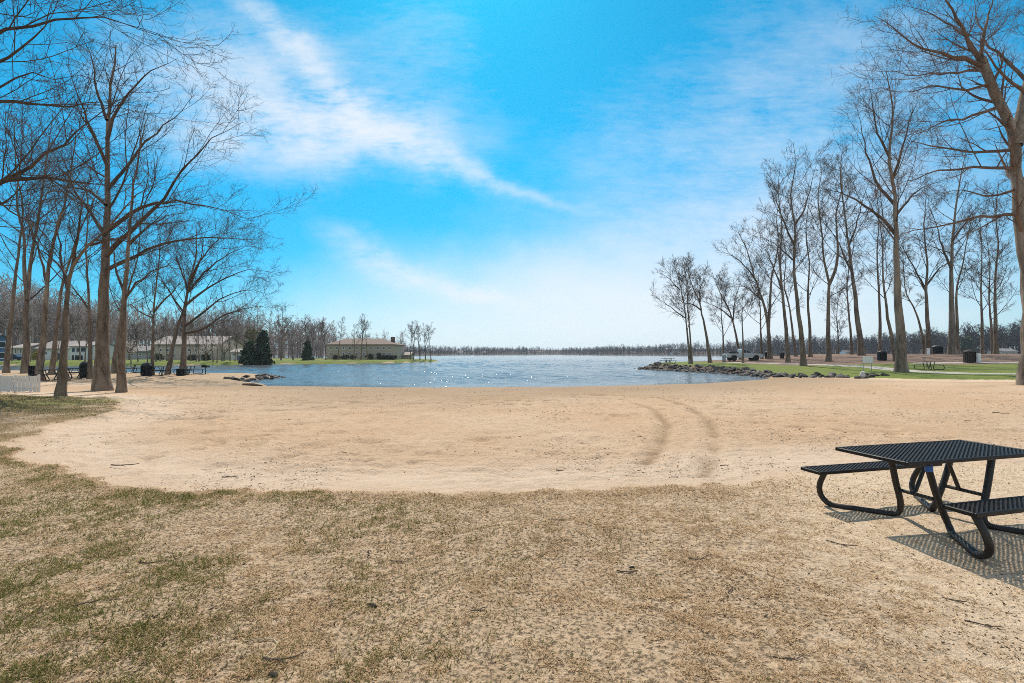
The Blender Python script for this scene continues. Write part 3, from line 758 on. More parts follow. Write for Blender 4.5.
T('leaning_tree', 'bare tree leaning left right behind the pickup', 86,
  [[3.8, .8, (741, 359), (736.5, 338), (731, 315), (724, 300), (717, 286), (712, 272)]], [[2.2, .6, (731, 318), (722, 310), (710, 304), (698, 300), 1], [2., .6, (733, 322), (735, 300), (740, 285), (745, 272), 1]], seed=26, n1=7, n2=6, n3=5, n4=4, s0=.5, spread=.24)
T('crooked_tree', 'thin tree with a hooked top standing in front of the pickup', 70,
  [[2.8, .7, (743, 362.5), (743, 340), (742, 318), (743, 308), (749, 302), (757, 298), (763, 290)]], seed=27, n1=8, n2=5, n3=5, n4=4, s0=.5, spread=.22)
T('slender_tree', 'thin straight trunk just right of the pickup bonnet', 84,
  [[3.2, .7, (762, 359.5), (761, 335), (760, 310), (758, 285), (760, 262)]], seed=28, n1=9, n2=5, n3=5, n4=4, s0=.35, spread=.25)
T('forked_tree', 'broad bare tree right of the pickup forking low into two spreading stems', 80,
  [[5.6, .9, (770, 360), (769, 340), (767, 318), (761, 295), (753, 272), (746, 248), (738, 232)], [3.8, .9, (768.5, 328), (770, 300), (772, 275), (778, 248), (777, 215), (783, 190)]],
  [[2.5, .7, (757, 282), (744, 265), (730, 254), (716, 250), -1], [2.3, .7, (762, 300), (748, 288), (736, 284), (724, 284), 1]], seed=29, n1=7, n2=6, n3=5, n4=4, s0=.4, spread=.2)
T('tall_tree', 'tall straight bare tree left of the one rooted at the lawn edge', 66,
  [[5.2, .9, (788, 363.5), (786, 330), (783, 298), (780, 262), (782, 225), (778, 190), (780, 168)]], [[2.6, .7, (782, 290), (774, 268), (766, 250), (756, 236), -1]], seed=30, n1=10, n2=6, n3=5, n4=4, s0=.42, spread=.19)
T('slender_tree', 'thin dark tree between two taller trunks with open water behind', 86,
  [[3.4, .8, (796, 359.5), (793, 335), (789, 305), (784, 285), (786, 255), (780, 225)]], seed=31, n1=10, n2=5, n3=5, n4=4, s0=.4, spread=.2)
T('tall_tree', 'tall bare tree rooted at the lawn edge above the shoreline rocks', 57,
  [[6.6, 1., (803.5, 366), (801, 335), (797, 300), (794, 262), (795, 230), (791, 195), (795, 165), (793, 142)]], [[3, .8, (794, 245), (784, 222), (776, 200), (766, 180), -1], [3, .8, (795, 225), (806, 205), (812, 180), (818, 160), 1], [2.4, .7, (793, 260), (780, 248), (768, 240), (754, 236), 2]], seed=32, n1=9, n2=6, n3=6, n4=5, s0=.45, spread=.17)
T('slender_tree', 'thin straight tree just behind the tall one at the lawn edge', 80,
  [[4.2, .9, (810.5, 359.5), (810, 330), (808, 300), (809, 265), (806, 230), (810, 195)]], seed=33, n1=11, n2=5, n3=5, n4=4, s0=.4, spread=.2)
T('forked_tree', 'tall bare tree with a Y-shaped fork at mid height by the brown mulch edge', 64,
  [[6, .9, (828.5, 362), (828, 330), (828.5, 300), (829, 283), (824, 262), (822, 235), (818, 200), (822, 168)], [4, .9, (829, 285), (836, 268), (838, 245), (836, 215), (842, 185), (838, 160)]], seed=34, n1=8, n2=6, n3=5, n4=5, s0=.4, spread=.16)
T('young_tree', 'small thin tree against the far shore between two big trunks', 95,
  [[2.2, .6, (838.5, 357.5), (838, 335), (837, 315), (838, 298), (836, 285)]], seed=35, n1=12, n2=5, n3=5, n4=3, s0=.3, spread=.3)
T('slender_tree', 'thin trunk left of the dark tree above the white sign', 84,
  [[3.4, .8, (852, 357), (850, 325), (847, 290), (849, 260), (844, 232)]], seed=36, n1=10, n2=5, n3=5, n4=4, s0=.42, spread=.2)
T('tall_tree', 'dark tall tree leaning left directly above the white sign', 76,
  [[7, 1., (861.5, 357), (858.5, 325), (854.5, 290), (850, 255), (845, 215), (840, 180), (842, 152)]], [[3, .8, (853, 275), (842, 250), (832, 232), (822, 222), 1], [2.6, .8, (849, 245), (858, 220), (864, 195), (872, 175), -1]], seed=37, n1=9, n2=6, n3=5, n4=4, s0=.5, spread=.17)
T('slender_tree', 'dark straight tree with the round black bin at its foot', 80,
  [[4.2, .9, (880, 356), (880, 325), (879, 290), (877, 255), (879, 215), (874, 180)]], seed=38, n1=10, n2=5, n3=5, n4=4, s0=.45, spread=.18)
T('leaning_tree', 'leaning tree whose foot is hidden behind the straight thick oak on the lawn', 60,
  [[5, 1., (896, 361), (891, 335), (886, 305), (883, 275), (882, 240), (876, 205)]], seed=39, n1=9, n2=5, n3=5, n4=4, s0=.45, spread=.18)
T('leaning_tree', 'thin tree leaning left next to the white post on the mulch rise', 74,
  [[3.6, .8, (925, 354.5), (921, 330), (915, 310), (906, 293), (904, 275), (902, 250)]], seed=40, n1=8, n2=5, n3=5, n4=4, s0=.5, spread=.2)
T('tall_tree', 'bare tree standing over the white post on the mulch rise', 72,
  [[6, 1., (929, 354), (928, 325), (926, 295), (927, 265), (924, 230), (926, 195)]], [[3, .8, (926, 290), (914, 268), (904, 250), (898, 235), 1], [3, .8, (926.5, 285), (940, 268), (950, 262), (962, 252), -1]], seed=41, n1=8, n2=6, n3=5, n4=4, s0=.45, spread=.2)
T('tall_tree', 'thick straight tree left of the slatted bin, close to a thinner twin stem', 70,
  [[8, 1.1, (952.5, 354), (952, 320), (951, 285), (952, 250), (955, 215), (960, 180), (966, 150)]], [[3.5, .8, (951.5, 270), (942, 245), (936, 222), (928, 205), 1], [3.2, .8, (953, 240), (966, 222), (976, 208), (990, 198), -1]], seed=42, n1=8, n2=6, n3=5, n4=4, s0=.5, spread=.18, bark=BARK_GREY)
T('slender_tree', 'thinner twin stem touching the thick tree left of the slatted bin', 71,
  [[4.6, .9, (957.8, 354), (957, 325), (957, 290), (963, 262), (968, 235), (974, 210)]], seed=43, n1=9, n2=5, n3=5, n4=4, s0=.45, spread=.17)
T('slender_tree', 'thin straight tree right of the white barrel', 76,
  [[4, .8, (982.5, 354), (982, 320), (981, 285), (982, 250), (979, 215)]], seed=44, n1=11, n2=5, n3=5, n4=4, s0=.35, spread=.2)
T('slender_tree', 'thin tree between the white barrel and the huge oak, left of a closely paired trunk', 80,
  [[3.6, .8, (993, 354), (991, 325), (989, 295), (990, 265), (986, 235)]], seed=45, n1=10, n2=5, n3=5, n4=4, s0=.35, spread=.2)
T('tall_tree', 'straight dark tree closest to the left of the huge oak trunk', 72,
  [[5, 1., (996, 354), (995.5, 320), (995, 285), (998, 245), (996, 210), (999, 180)]], seed=46, n1=11, n2=6, n3=5, n4=4, s0=.4, spread=.2)

# ---- generic trees for the far banks: four shapes, copied
def generic_tree(seed, H=14., r=.22, **kw):
    rng = np.random.default_rng(seed)
    lx = rng.normal(0, .05, 2) * H
    stems = [([(0, 0, -.4), (0, 0, 0.01), (lx[0] * .2, lx[1] * .2, H * .3), (lx[0] * .4, lx[1] * .6, H * .62), (lx[0], lx[1], H)], r, .03, True)]
    if seed % 2: stems.append(([(lx[0] * .2, lx[1] * .2, H * .33), (lx[0] * .2 + .09 * H, 0, H * .6), (lx[0] * .2 + .12 * H, .04 * H, H * .93)], r * .6, .03, False))
    return grow_tree(stems, [], rng, H, n1=kw.pop('n1', 10), n2=6, n3=5, n4=3, ks=(8, 5, 3, 3), tw=2.2, **kw)
GEN = []
for sd, kw in ((101, dict(s0=.35, spread=.27)), (102, dict(s0=.45, spread=.25)), (103, dict(s0=.4, spread=.22)), (104, dict(s0=.3, spread=.3, n1=12))):
    (tv, tq), (cv, cq) = generic_tree(sd, **kw)
    GEN.append((new_mesh('trunk', tv, [tq], True), new_mesh('crown', cv, [cq], True)))
def far_tree(name, label, px, Y, toppx, var, rz=0., group=None, bark=None, twig=None):
    x = (px - 512) / F * Y; z = hz(x, Y)
    h = EYE + (HY - toppx) / F * Y - z
    root = thing(name, label, 'tree', (x, Y, z), rz, group)
    a, b = GEN[var]
    for nm, me, mt in (('trunk', a, bark or BARK), ('crown', b, twig or TWIG)):
        if (mt is not None) and me.materials and me.materials[0] != mt:
            me = me.copy()
        if not me.materials: me.materials.append(mt)
        else: me.materials[0] = mt
        o = link(nm, me, root)
    root.scale = (h / 14 * .95, h / 14 * .95, h / 14)
    return root
PEN = [(281, 112, 306, 3, 'tallest bare tree on the far peninsula, beside the dark evergreens'), (293, 114, 317, 1, 'bare tree right of the tallest one on the far peninsula'), (309, 118, 319, 0, 'round-headed bare tree standing behind the small dark conifer'),
       (326, 118, 320, 2, 'bare tree at the left corner of the large tan house'), (338, 119, 317, 1, 'thin tree in front of the left half of the tan house'), (354, 120, 324, 3, 'low tree with rusty buds in front of the middle of the tan house'),
       (361, 121, 314, 0, 'tall forking tree in front of the middle of the tan house'), (367.5, 122, 320, 1, 'forked tree in front of the right half of the tan house')]
for i, (px, Y, top, v, lab) in enumerate(PEN):
    far_tree('bare_tree', lab, px, Y, top, v, i * 1.3, 'bare trees on the far peninsula', twig=TWIG_RED if v == 3 and i == 5 else None)
for i, (px, Y, top, v) in enumerate(((410.5, 130, 321, 1), (413.5, 127.5, 323, 2), (420, 129, 324, 2), (425.5, 130, 323, 0), (431, 129, 325, 1))):
    far_tree('bare_tree', ('leftmost of the five bare trees at the tip of the peninsula', 'second from the left of the five trees at the peninsula tip', 'middle one of the five bare trees at the peninsula tip',
             'fourth from the left of the five trees at the peninsula tip', 'last tree on the peninsula tip, nearest the open water')[i], px, Y, top, v, i * 2.1, 'five bare trees at the peninsula tip')
LB = [(131, 88, 330, 2, 'bare tree on the bright lawn just right of the slender trunk in the sand'), (147.5, 90, 322, 1, 'pale thin tree on the bright lawn left of the dark bin'), (199, 97, 318, 2, 'bare tree on the far lawn right of the fan-shaped tree'),
      (213, 96, 320, 0, 'dark bare tree on the far lawn beside the pale blossom tree'), (222, 100, 318, 3, 'bare tree on the far lawn near the white shed'), (238, 108, 322, 1, 'bare tree between the white shed and the evergreens'), (98, 100, 312, 0, 'bare tree behind the stoutest oak near the white rambler')]
for i, (px, Y, top, v, lab) in enumerate(LB):
    far_tree('bare_tree', lab, px, Y, top, v, i * 1.7, 'bare trees on the far left lawn')

for i, (px, Y, top, v) in enumerate(((12, 100, 316, 2), (30, 98, 306, 1), (66, 104, 318, 0), (80, 108, 312, 2), (138, 96, 322, 2), (160, 100, 320, 0), (172, 98, 325, 2), (191, 101, 321, 1), (206, 100, 326, 2), (230, 103, 326, 0), (44, 99, 310, 3), (57, 97, 322, 1), (85, 98, 318, 2), (156, 94, 326, 1), (167, 103, 317, 3), (185, 104, 319, 2), (196, 94, 330, 3), (217, 95, 329, 1), (235, 99, 331, 2))):
    far_tree('bare_tree', 'thin bare tree standing close before the far left houses', px, Y, top, v, i * 1.1 + .4, 'bare trees close before the far left houses')
# ---- distant woods: stuff
def far_template(rng, h, dens, fat=2.4):
    P0 = np.array([[[0, 0, 0], [rng.normal(0, .02) * h, 0, h * .5], [rng.normal(0, .05) * h, 0, h]]])
    v, q = tubes(P0, np.array([[.018 * h, .012 * h, .003 * h]]) * .8, 3)
    P1, R1, L1 = spawn(P0, np.array([[.012 * h, .010 * h, .004 * h]]), 9, .3, 1, np.array([.36 * h]), (25, 55), 4, .12, .1, .5, .003 * h, .002 * h, rng, .5)
    P2, R2, L2 = spawn(P1, R1, dens, .2, 1, L1 * .55, (20, 60), 3, .08, .15, .6, .0022 * h, .001 * h, rng, .4)
    P3, R3, L3 = spawn(P2, R2, 4, .2, 1, L2 * .6, (20, 60), 3, .05, .2, .7, .0018 * h, .001 * h, rng, .4)
    def ribbons(P, Rr):
        B, n, _ = P.shape
        a = P[:, 0]; c = P[:, -1]; d = c - a
        s = np.cross(d, rng.normal(0, 1, d.shape)); s /= np.linalg.norm(s, axis=1, keepdims=True) + 1e-9
        w = Rr[:, :1] * fat
        return np.stack([a - s * w, a + s * w, c], 1).reshape(-1, 3), np.arange(3 * B).reshape(-1, 3)
    V = [v]; Q = q; Tn = []
    n = len(v)
    for P, Rr in ((P1, R1), (P2, R2), (P3, R3)):
        rv, rt = ribbons(P, Rr); V.append(rv); Tn.append(rt + n); n += len(rv)
    return np.concatenate(V), Q, np.concatenate(Tn)
def wood_material(name, ramp):
    m, t, b = material(name)
    t.put(b.inputs['Base Color'], t.ramp(t.attr('tint'), ramp))
    b.inputs['Roughness'].default_value = .95; b.inputs['Specular IOR Level'].default_value = .1
    return m
def wood(name, spots, hts, mat, label, cat, dens=6, seed=1, fat=2.4):
    rng = np.random.default_rng(seed)
    temps = [far_template(rng, 1., dens, fat) for _ in range(6)]
    VV, QQ, TT, tint, n = [], [], [], [], 0
    for (x, y, z), h in zip(spots, hts):
        v, q, t = temps[rng.integers(6)]
        a = rng.random() * 6.28; c, s = math.cos(a), math.sin(a); wd = h * rng.uniform(.85, 1.5)
        w = np.stack([(v[:, 0] * c - v[:, 1] * s) * wd + x, (v[:, 0] * s + v[:, 1] * c) * wd + y, v[:, 2] * h + z], 1)
        VV.append(w); QQ.append(q + n); TT.append(t + n); n += len(v); tint.append(np.full(len(v), rng.random()))
    me = new_mesh(name, np.concatenate(VV), [np.concatenate(QQ), np.concatenate(TT)])
    at = me.attributes.new('tint', 'FLOAT', 'POINT'); at.data.foreach_set('value', np.concatenate(tint).astype(np.float32))
    o = link(name, me, None, mat); tag(o, label, cat, kind='stuff'); return o
def strip_spots(poly, dmin, dmax, n, xr, yr, seed, power=1.):
    rng = np.random.default_rng(seed); out = []
    while len(out) < n:
        x = rng.uniform(*xr, 4000); y = rng.uniform(*yr, 4000)
        d = sdist(x, y, poly); ok = (d > dmin) & (d < dmax) & (rng.random(4000) < np.clip(1 - (d - dmin) / (dmax - dmin), 0, 1) ** power + .05)
        for a, b in zip(x[ok], y[ok]):
            out.append((a, b))
            if len(out) >= n: break
    P = np.array(out); z = height(P[:, 0], P[:, 1], False)
    return np.column_stack([P, z]), rng
W1 = wood_material('far_wood_bark', [(0., (.032, .029, .028)), (.5, (.055, .048, .046)), (.85, (.075, .064, .058)), (1., (.05, .05, .036))])
W2 = wood_material('near_wood_bark', [(0., (.20, .16, .145)), (.4, (.32, .26, .235)), (.75, (.42, .345, .315)), (1., (.38, .30, .23))])
def understory(poly, n, xr, yr, seed, sp, h, lo, hi):
    s2, r2 = strip_spots(poly, .3, 9, n, xr, yr, seed)
    return np.concatenate([sp, s2]), np.concatenate([h, r2.uniform(lo, hi, n)])
sp, rg = strip_spots(LAND_C, 2, 200, 3300, (-330, 300), (330, 930), 5)
sp, hh = understory(LAND_C, 1800, (-330, 300), (330, 930), 15, sp, rg.uniform(5.5, 9.5, len(sp)) * (.62 + .75 * vnoise(sp[:, 0], sp[:, 1], 45, 9)), 1.5, 4.5)
wood('far_woods', sp, hh, W1, 'brown-grey bare woods lining the far shore of the lake', 'woods', 6, 3, 3.6)
sp, rg = strip_spots(LAND_C, 2, 80, 1500, (180, 520), (195, 520), 6)
sp, hh = understory(LAND_C, 900, (180, 520), (195, 520), 16, sp, rg.uniform(10, 16.5, len(sp)) * (.75 + .5 * vnoise(sp[:, 0], sp[:, 1], 30, 9)), 2, 6)
wood('shore_woods', sp, hh, W1, 'bare grey woods on the far right shore behind the park trees', 'woods', 7, 4, 2.8)
rg = np.random.default_rng(8); sp = []; hh = []
for _ in range(430):
    px = rg.uniform(-60, 258); Y = rg.uniform(135, 205)
    x = (px - 512) / F * Y; sp.append((x, Y, .2))
    hh.append(rg.uniform(11, 20.5) * (1. if px < 130 else .84) + (3.5 if px < 60 else 0))
wood('left_woods', sp, hh, W2, 'pinkish brown bare woods rising behind the houses on the left', 'woods', 7, 5, 1.7)
sp = []; hh = []
for _ in range(210):
    px = rg.uniform(228, 405); Y = rg.uniform(150, 205)
    x = (px - 512) / F * Y; sp.append((x, Y, .2)); hh.append(rg.uniform(6, 13.5) * (1 if px < 335 else .62))
wood('peninsula_woods', sp, hh, W2, 'low bare woods behind the tan house on the peninsula', 'woods', 7, 6)

# ---- foliage clumps: evergreens, shrubs, blossom
def leaf_mesh(name, centers, size, rng, squash=1.):
    n = len(centers); c = np.asarray(centers)
    a = rng.normal(0, 1, (n, 3)); a /= np.linalg.norm(a, axis=1, keepdims=True)
    b = np.cross(a, rng.normal(0, 1, (n, 3))); b /= np.linalg.norm(b, axis=1, keepdims=True)
    s = size * rng.uniform(.6, 1.3, (n, 1))
    V = np.stack([c - a * s - b * s * .45, c + a * s - b * s * .3, c + a * s * .9 + b * s * .4, c - a * s * .8 + b * s * .5], 1).reshape(-1, 3)
    return new_mesh(name, V, [np.arange(4 * n).reshape(-1, 4)])
def leaf_material(name, c0, c1):
    m, t, b = material(name)
    n = t.noise(t.world(), .9, 3, .6); n2 = t.noise(t.world(), 6, 2, .6)
    t.put(b.inputs['Base Color'], t.ramp(t.m('ADD', t.m('MULTIPLY', n, .5), t.m('MULTIPLY', n2, .5)), [(.3, c0), (.7, c1)]))
    b.inputs['Roughness'].default_value = .75; b.inputs['Specular IOR Level'].default_value = .25
    return m
EVER = leaf_material('evergreen_needles', (.018, .034, .016), (.05, .085, .032))
BLOOM = leaf_material('pale_blossom', (.52, .42, .37), (.66, .56, .50))
SHRUB = leaf_material('dark_shrub', (.028, .035, .018), (.07, .075, .035))
YELL = leaf_material('yellow_shrub', (.28, .22, .04), (.40, .32, .07))
OLIVE = leaf_material('olive_buds', (.13, .11, .05), (.20, .17, .075))
def conifer(label, px, Y, toppx, wpx, seed):
    rng = np.random.default_rng(seed); x = (px - 512) / F * Y; z = hz(x, Y); h = EYE + (HY - toppx) / F * Y - z; w = wpx / F * Y / 2
    root = thing('evergreen_tree', label, 'tree', (x, Y, z))
    MB().tube([(0, 0, -.3), (0, 0, h * .5), (0, 0, h * .97)], [w * .1, w * .06, .02], 8).build('trunk', BARK, root)
    C = []
    for k in range(60):
        f = rng.random() ** .8; zz = h * (.05 + .93 * f); rr = w * (1 - f) ** .75 * rng.uniform(.75, 1.12) + .08; a = rng.random() * 6.28
        L = rr; m = int(60 * (rr / w) + 14)
        t = rng.random(m) ** .6
        C.append(np.stack([np.cos(a) * L * t + rng.normal(0, .16 * w, m), np.sin(a) * L * t + rng.normal(0, .16 * w, m), zz - .10 * h * t * rng.uniform(.3, 1) + rng.normal(0, .03 * h, m)], 1))
    link('crown', leaf_mesh('crown', np.concatenate(C), .055 * h, rng), root, EVER)
conifer('dark evergreen with the pointed top at the peninsula shore', 262.5, 97, 331, 17, 61)
conifer('broad dark evergreen left of the pointed one at the peninsula shore', 249, 95.5, 340, 18, 62)
conifer('small dark conifer alone on the peninsula lawn', 307.5, 113, 341, 10, 63)
conifer('dark evergreen among the bare woods across the right channel', 966, 262, 336, 17, 64)
def clump_plant(name, label, cat, px, Y, toppx, wpx, mat, seed, n=900, size=.16, trunk=True, low=.0, group=None):
    rng = np.random.default_rng(seed); x = (px - 512) / F * Y; z = hz(x, Y); h = EYE + (HY - toppx) / F * Y - z; w = wpx / F * Y / 2
    root = thing(name, label, cat, (x, Y, z), 0, group)
    if trunk:
        mb = MB(); mb.tube([(0, 0, -.2), (.02 * h, 0, h * .35), (0, .03 * h, h * .6)], [.04 * h, .03 * h, .015 * h], 7)
        for k in range(6):
            a = k * 1.05 + rng.random(); mb.tube([(.02 * h, 0, h * .3), (math.cos(a) * w * .4, math.sin(a) * w * .4, h * .6), (math.cos(a) * w * .8, math.sin(a) * w * .8, h * rng.uniform(.65, .95))], [.018 * h, .012 * h, .004 * h], 5)
        mb.build('trunk', BARK, root)
    u = rng.normal(0, 1, (26, 3)); u /= np.linalg.norm(u, axis=1, keepdims=True); u *= rng.random((26, 1)) ** .4 * .8
    ctr = np.stack([u[:, 0] * w, u[:, 1] * w, h * (low + (1 - low) / 2) + u[:, 2] * h * (1 - low) / 2], 1)
    k = rng.integers(0, 26, n); C = ctr[k] + rng.normal(0, 1, (n, 3)) * np.array([w * .2, w * .2, h * (1 - low) * .11])
    C[:, 2] = np.maximum(C[:, 2], .05)
    link('crown', leaf_mesh('crown', C, size, rng), root, mat)
    return root
clump_plant('blossom_tree', 'pale pink blossoming tree left of the tan two-storey house', 'tree', 129, 112, 338, 22, BLOOM, 71, 800, .16, low=.3)
clump_plant('blossom_tree', 'pale blossoming tree in front of the right end of the long tan house', 'tree', 224, 106, 341, 20, BLOOM, 72, 700, .16, low=.3)
clump_plant('blossom_tree', 'small pale blossoming tree behind the fan-shaped tree', 'tree', 206, 109, 344, 16, BLOOM, 73, 500, .15, low=.3)
clump_plant('budding_tree', 'tall olive budding tree behind the broad evergreen', 'tree', 251, 110, 325, 17, OLIVE, 74, 900, .15, low=.35)
clump_plant('shrub', 'yellow flowering shrub beside the white rambler', 'shrub', 35.5, 108, 351, 7, YELL, 75, 700, .14, False)
for i, (px, w, top) in enumerate(((336, 8, 355), (345, 9, 354.5), (353, 7, 355.5), (370, 9, 353.5), (379, 6, 352), (386, 9, 355), (393, 8, 355.5))):
    clump_plant('shrub', ('dark shrub at the left corner of the tan house', 'dark shrub under the left windows of the tan house', 'low dark shrub left of the middle trunks before the tan house', 'dark shrub right of the middle trunks before the tan house', 'taller dark shrub against the tan house wall', 'dark shrub near the chimney end of the tan house', 'last dark shrub beyond the right corner of the tan house')[i], 'shrub', px, 122 + i * .8, top, w, SHRUB, 80 + i, 400, .2, False, group='dark shrubs along the tan house')
for i, (px, w, top) in enumerate(((158, 14, 354), (192, 12, 355), (206, 10, 354.5))):
    clump_plant('shrub', ('green shrub at the left end of the long tan house', 'dark shrub under the windows of the long tan house', 'dark shrub at the right end of the long tan house')[i], 'shrub', px, 106, top, w, SHRUB, 90 + i, 400, .2, False, group='shrubs along the long tan house')
# ================================================================== picnic tables
BLACK = simple('black_coating', (.010, .009, .0085), .5, .3, 9, 0, .28, .12, .002)
BLACKTUBE = simple('black_pipe_paint', (.016, .013, .011), .5, .35, 14, 0, .45, .2, .002)
BLUE = simple('blue_tape', (.04, .12, .38), .5)
DARKBIN = simple('dark_bin_plastic', (.016, .017, .018), .55, .3, 5)
WHITE = simple('white_paint', (.84, .82, .78), .5, .08, 3)
GREYM = simple('grey_metal', (.28, .29, .30), .45, .15, 4, .3)
def lattice(L, W, pitch, slope, strand, th, z):
    mb = MB(); full = strand
    for s, dz in ((1, 0.), (-1, -.006)):
        strand = full if s > 0 else full * .62
        u = -L / 2 - abs(slope) * W / 2
        while u < L / 2 + abs(slope) * W / 2:
            v0, v1 = -W / 2, W / 2
            k = s * slope
            lo, hi = sorted(((-L / 2 - u) / k, (L / 2 - u) / k))
            a, b = max(v0, lo), min(v1, hi)
            if b - a > .02: mb.bar((u + k * a, a, z + dz), (u + k * b, b, z + dz), strand, th)
            u += pitch
    return mb
def rim(mb, L, W, z, w=.022, h=.038):
    for sy in (-1, 1): mb.box((0, sy * (W / 2 - w / 2), z), (L, w, h), bev=.006)
    for sx in (-1, 1): mb.box((sx * (L / 2 - w / 2), 0, z), (w, W - 2 * w, h), bev=.006)
    return mb
LT, WT, BW = 1.86, .76, .27
def picnic_table(label, loc, rz, group=None):
    r = thing('picnic_table', label, 'picnic table', loc, rz, group)
    top = rim(lattice(LT - .04, WT - .04, .058, 1.72, .014, .007, .770), LT, WT, .758)
    top.build('tabletop', BLACK, r)
    for sy in (-1, 1):
        b = rim(lattice(LT - .04, BW - .04, .058, 1.72, .014, .007, .450), LT, BW, .438)
        b2 = b; o = b2.build('bench_seat', BLACK, r); o.location = (0, .70, 0) if sy > 0 else (.05, -.755, 0)
    base = [(.12, .70, .425), (.12, .735, .36), (.13, .79, .23), (.16, .785, .11), (.20, .70, .036), (.31, .57, .032), (.45, .41, .034), (.56, .29, .036), (.615, .235, .075), (.585, .205, .2), (.50, .19, .42), (.40, .175, .745)]
    for sx in (-1, 1):
        for sy in (-1, 1):
            P = catmull([(sx * (LT / 2 - s - .07), v - .03 if sy > 0 else -v * 1.08 - .02, z) for s, v, z in base], 40)
            o = MB().tube(P, .031, 12).build('leg', BLACKTUBE, r, True)
        s = .605
        MB().tube([(sx * (LT / 2 - s), -.195, .33), (sx * (LT / 2 - s), .195, .33)], .019, 8).build('cross_bar', BLACKTUBE, r, True)
        MB().tube([(sx * (LT / 2 - s - .01), 0, .335), (sx * .10, 0, .745)], .019, 8).build('brace', BLACKTUBE, r, True)
        MB().box((sx * (LT / 2 - .40), 0, .742), (.045, .5, .022)).build('top_bracket', BLACKTUBE, r)
    return r
yaw = .248; tc = (3.63 + math.cos(yaw) * .925, 4.83 + math.sin(yaw) * .925)
TABLE = picnic_table('black mesh picnic table on bent pipe legs in the sandy grass, closest to the camera', (*tc, hz(*tc) - .005), yaw)
bd = MB().lathe([(.0335, -.03), (.0335, .03)], 12); tb = bd.build('tape_band', BLUE, TABLE); tb.location = (-(LT / 2 - .49), -.222, .655)
def at_ground(px, Y, off=0.):
    x = (px - 512) / F * Y; return (x, Y, hz(x, Y) + off)
for px, Y, rz, lab in ((928.5, 46, .15, 'small black picnic table on the right lawn by the tall straight oak'), (51.5, 33.5, 1.2, 'dark picnic table seen end on behind the white fence'), (75, 36, .4, 'picnic table left of the stoutest oak on the bare sand'),
                       (157, 41, .3, 'picnic table right of the dark bin near the left spit'), (189, 43.5, -.2, 'picnic table under the fan-shaped tree by the left spit'), (129, 44, .9, 'small table at the channel bank right of the slender tree'),
                       (668, 70, .2, 'lone picnic table at the tip of the right point')):
    copy_tree(TABLE, lab, at_ground(px, Y), rz, group='picnic tables around the park')

# ================================================================== bins, signs and small furniture
def slat_bin(label, loc, d, h, mat, lid=True, white=False, group=None):
    r = thing('litter_bin', label, 'bin', loc, 0, group); n = 18
    MB().lathe([(d / 2 * .86, .02), (d / 2 * .9, h)], 20).build('liner', mat, r, True)
    mb = MB()
    for k in range(n):
        a = k * 2 * math.pi / n; mb.bar((math.cos(a) * d / 2, math.sin(a) * d / 2, .03), (math.cos(a) * d / 2, math.sin(a) * d / 2, h), .09, .02)
    mb.build('slats', mat, r)
    if lid:
        MB().lathe([(d / 2 * 1.05, h + .01), (d / 2 * 1.02, h + .07), (d / 2 * .7, h + .20), (d / 2 * .3, h + .27), (.02, h + .29)], 20).build('lid', mat, r, True)
    return r
BROWN = simple('dark_brown_wood', (.05, .036, .028), .7, .3, 6)
for px, Y, d, h, lid, mat, lab in ((969.5, 55, 1.05, 1.25, True, BROWN, 'big dark slatted bin with domed lid beside the white barrel'), (882, 62, .95, 1.05, True, DARKBIN, 'round black bin at the foot of a straight tree near the white sign'),
                                   (937, 74, 1.3, 1.1, True, DARKBIN, 'dark bin right of the white post on the mulch rise'), (767, 83, .6, 1.05, True, DARKBIN, 'dark bin at the foot of the low-forking tree'), (782, 80, .62, .95, False, BROWN, 'open brown bin between the tall trunks near the pickup'),
                                   (35, 34, .62, 1.0, False, DARKBIN, 'black bin at the right end of the white fence'), (86, 37.5, .72, 1.0, True, DARKBIN, 'dark bin just left of the stoutest oak'), (146.5, 40.5, .75, .85, True, DARKBIN, 'dark domed bin at the foot of the thin straight tree'), (181.5, 41.5, .7, .6, False, DARKBIN, 'low dark bin at the foot of the fan-shaped tree')):
    slat_bin(lab, at_ground(px, Y), d, h, mat, lid, group='litter bins in the park')
def barrel(label, px, Y, d, h, mat):
    r = thing('barrel', label, 'barrel', at_ground(px, Y)); k = d / 2
    MB().lathe([(k * .95, 0), (k, .04), (k, h * .3), (k * 1.04, h * .33), (k * 1.04, h * .36), (k, h * .39), (k, h * .63), (k * 1.04, h * .66), (k * 1.04, h * .69), (k, h * .72), (k, h - .04), (k * .95, h)], 20).build('drum', mat, r, True)
    MB().lathe([(k * .93, h + .003), (k * .93, h + .035), (k * .86, h + .05)], 20).build('lid', mat, r, True)
barrel('white barrel standing against the big dark slatted bin', 977.5, 55, .56, 1.0, WHITE)
barrel('grey barrel left of the pickup on the gravel track', 724, 76, .52, 1.15, GREYM)
r = thing('notice_board', 'blank white board on two thin posts above the right lawn', 'sign', at_ground(867.8, 46))
MB().box((0, 0, 1.18), (.98, .03, .62), bev=.008).build('board', WHITE, r)
for sx in (-1, 1): MB().tube([(sx * .38, .03, -.1), (sx * .38, .03, 1.45)], .022, 8).build('post', GREYM, r)
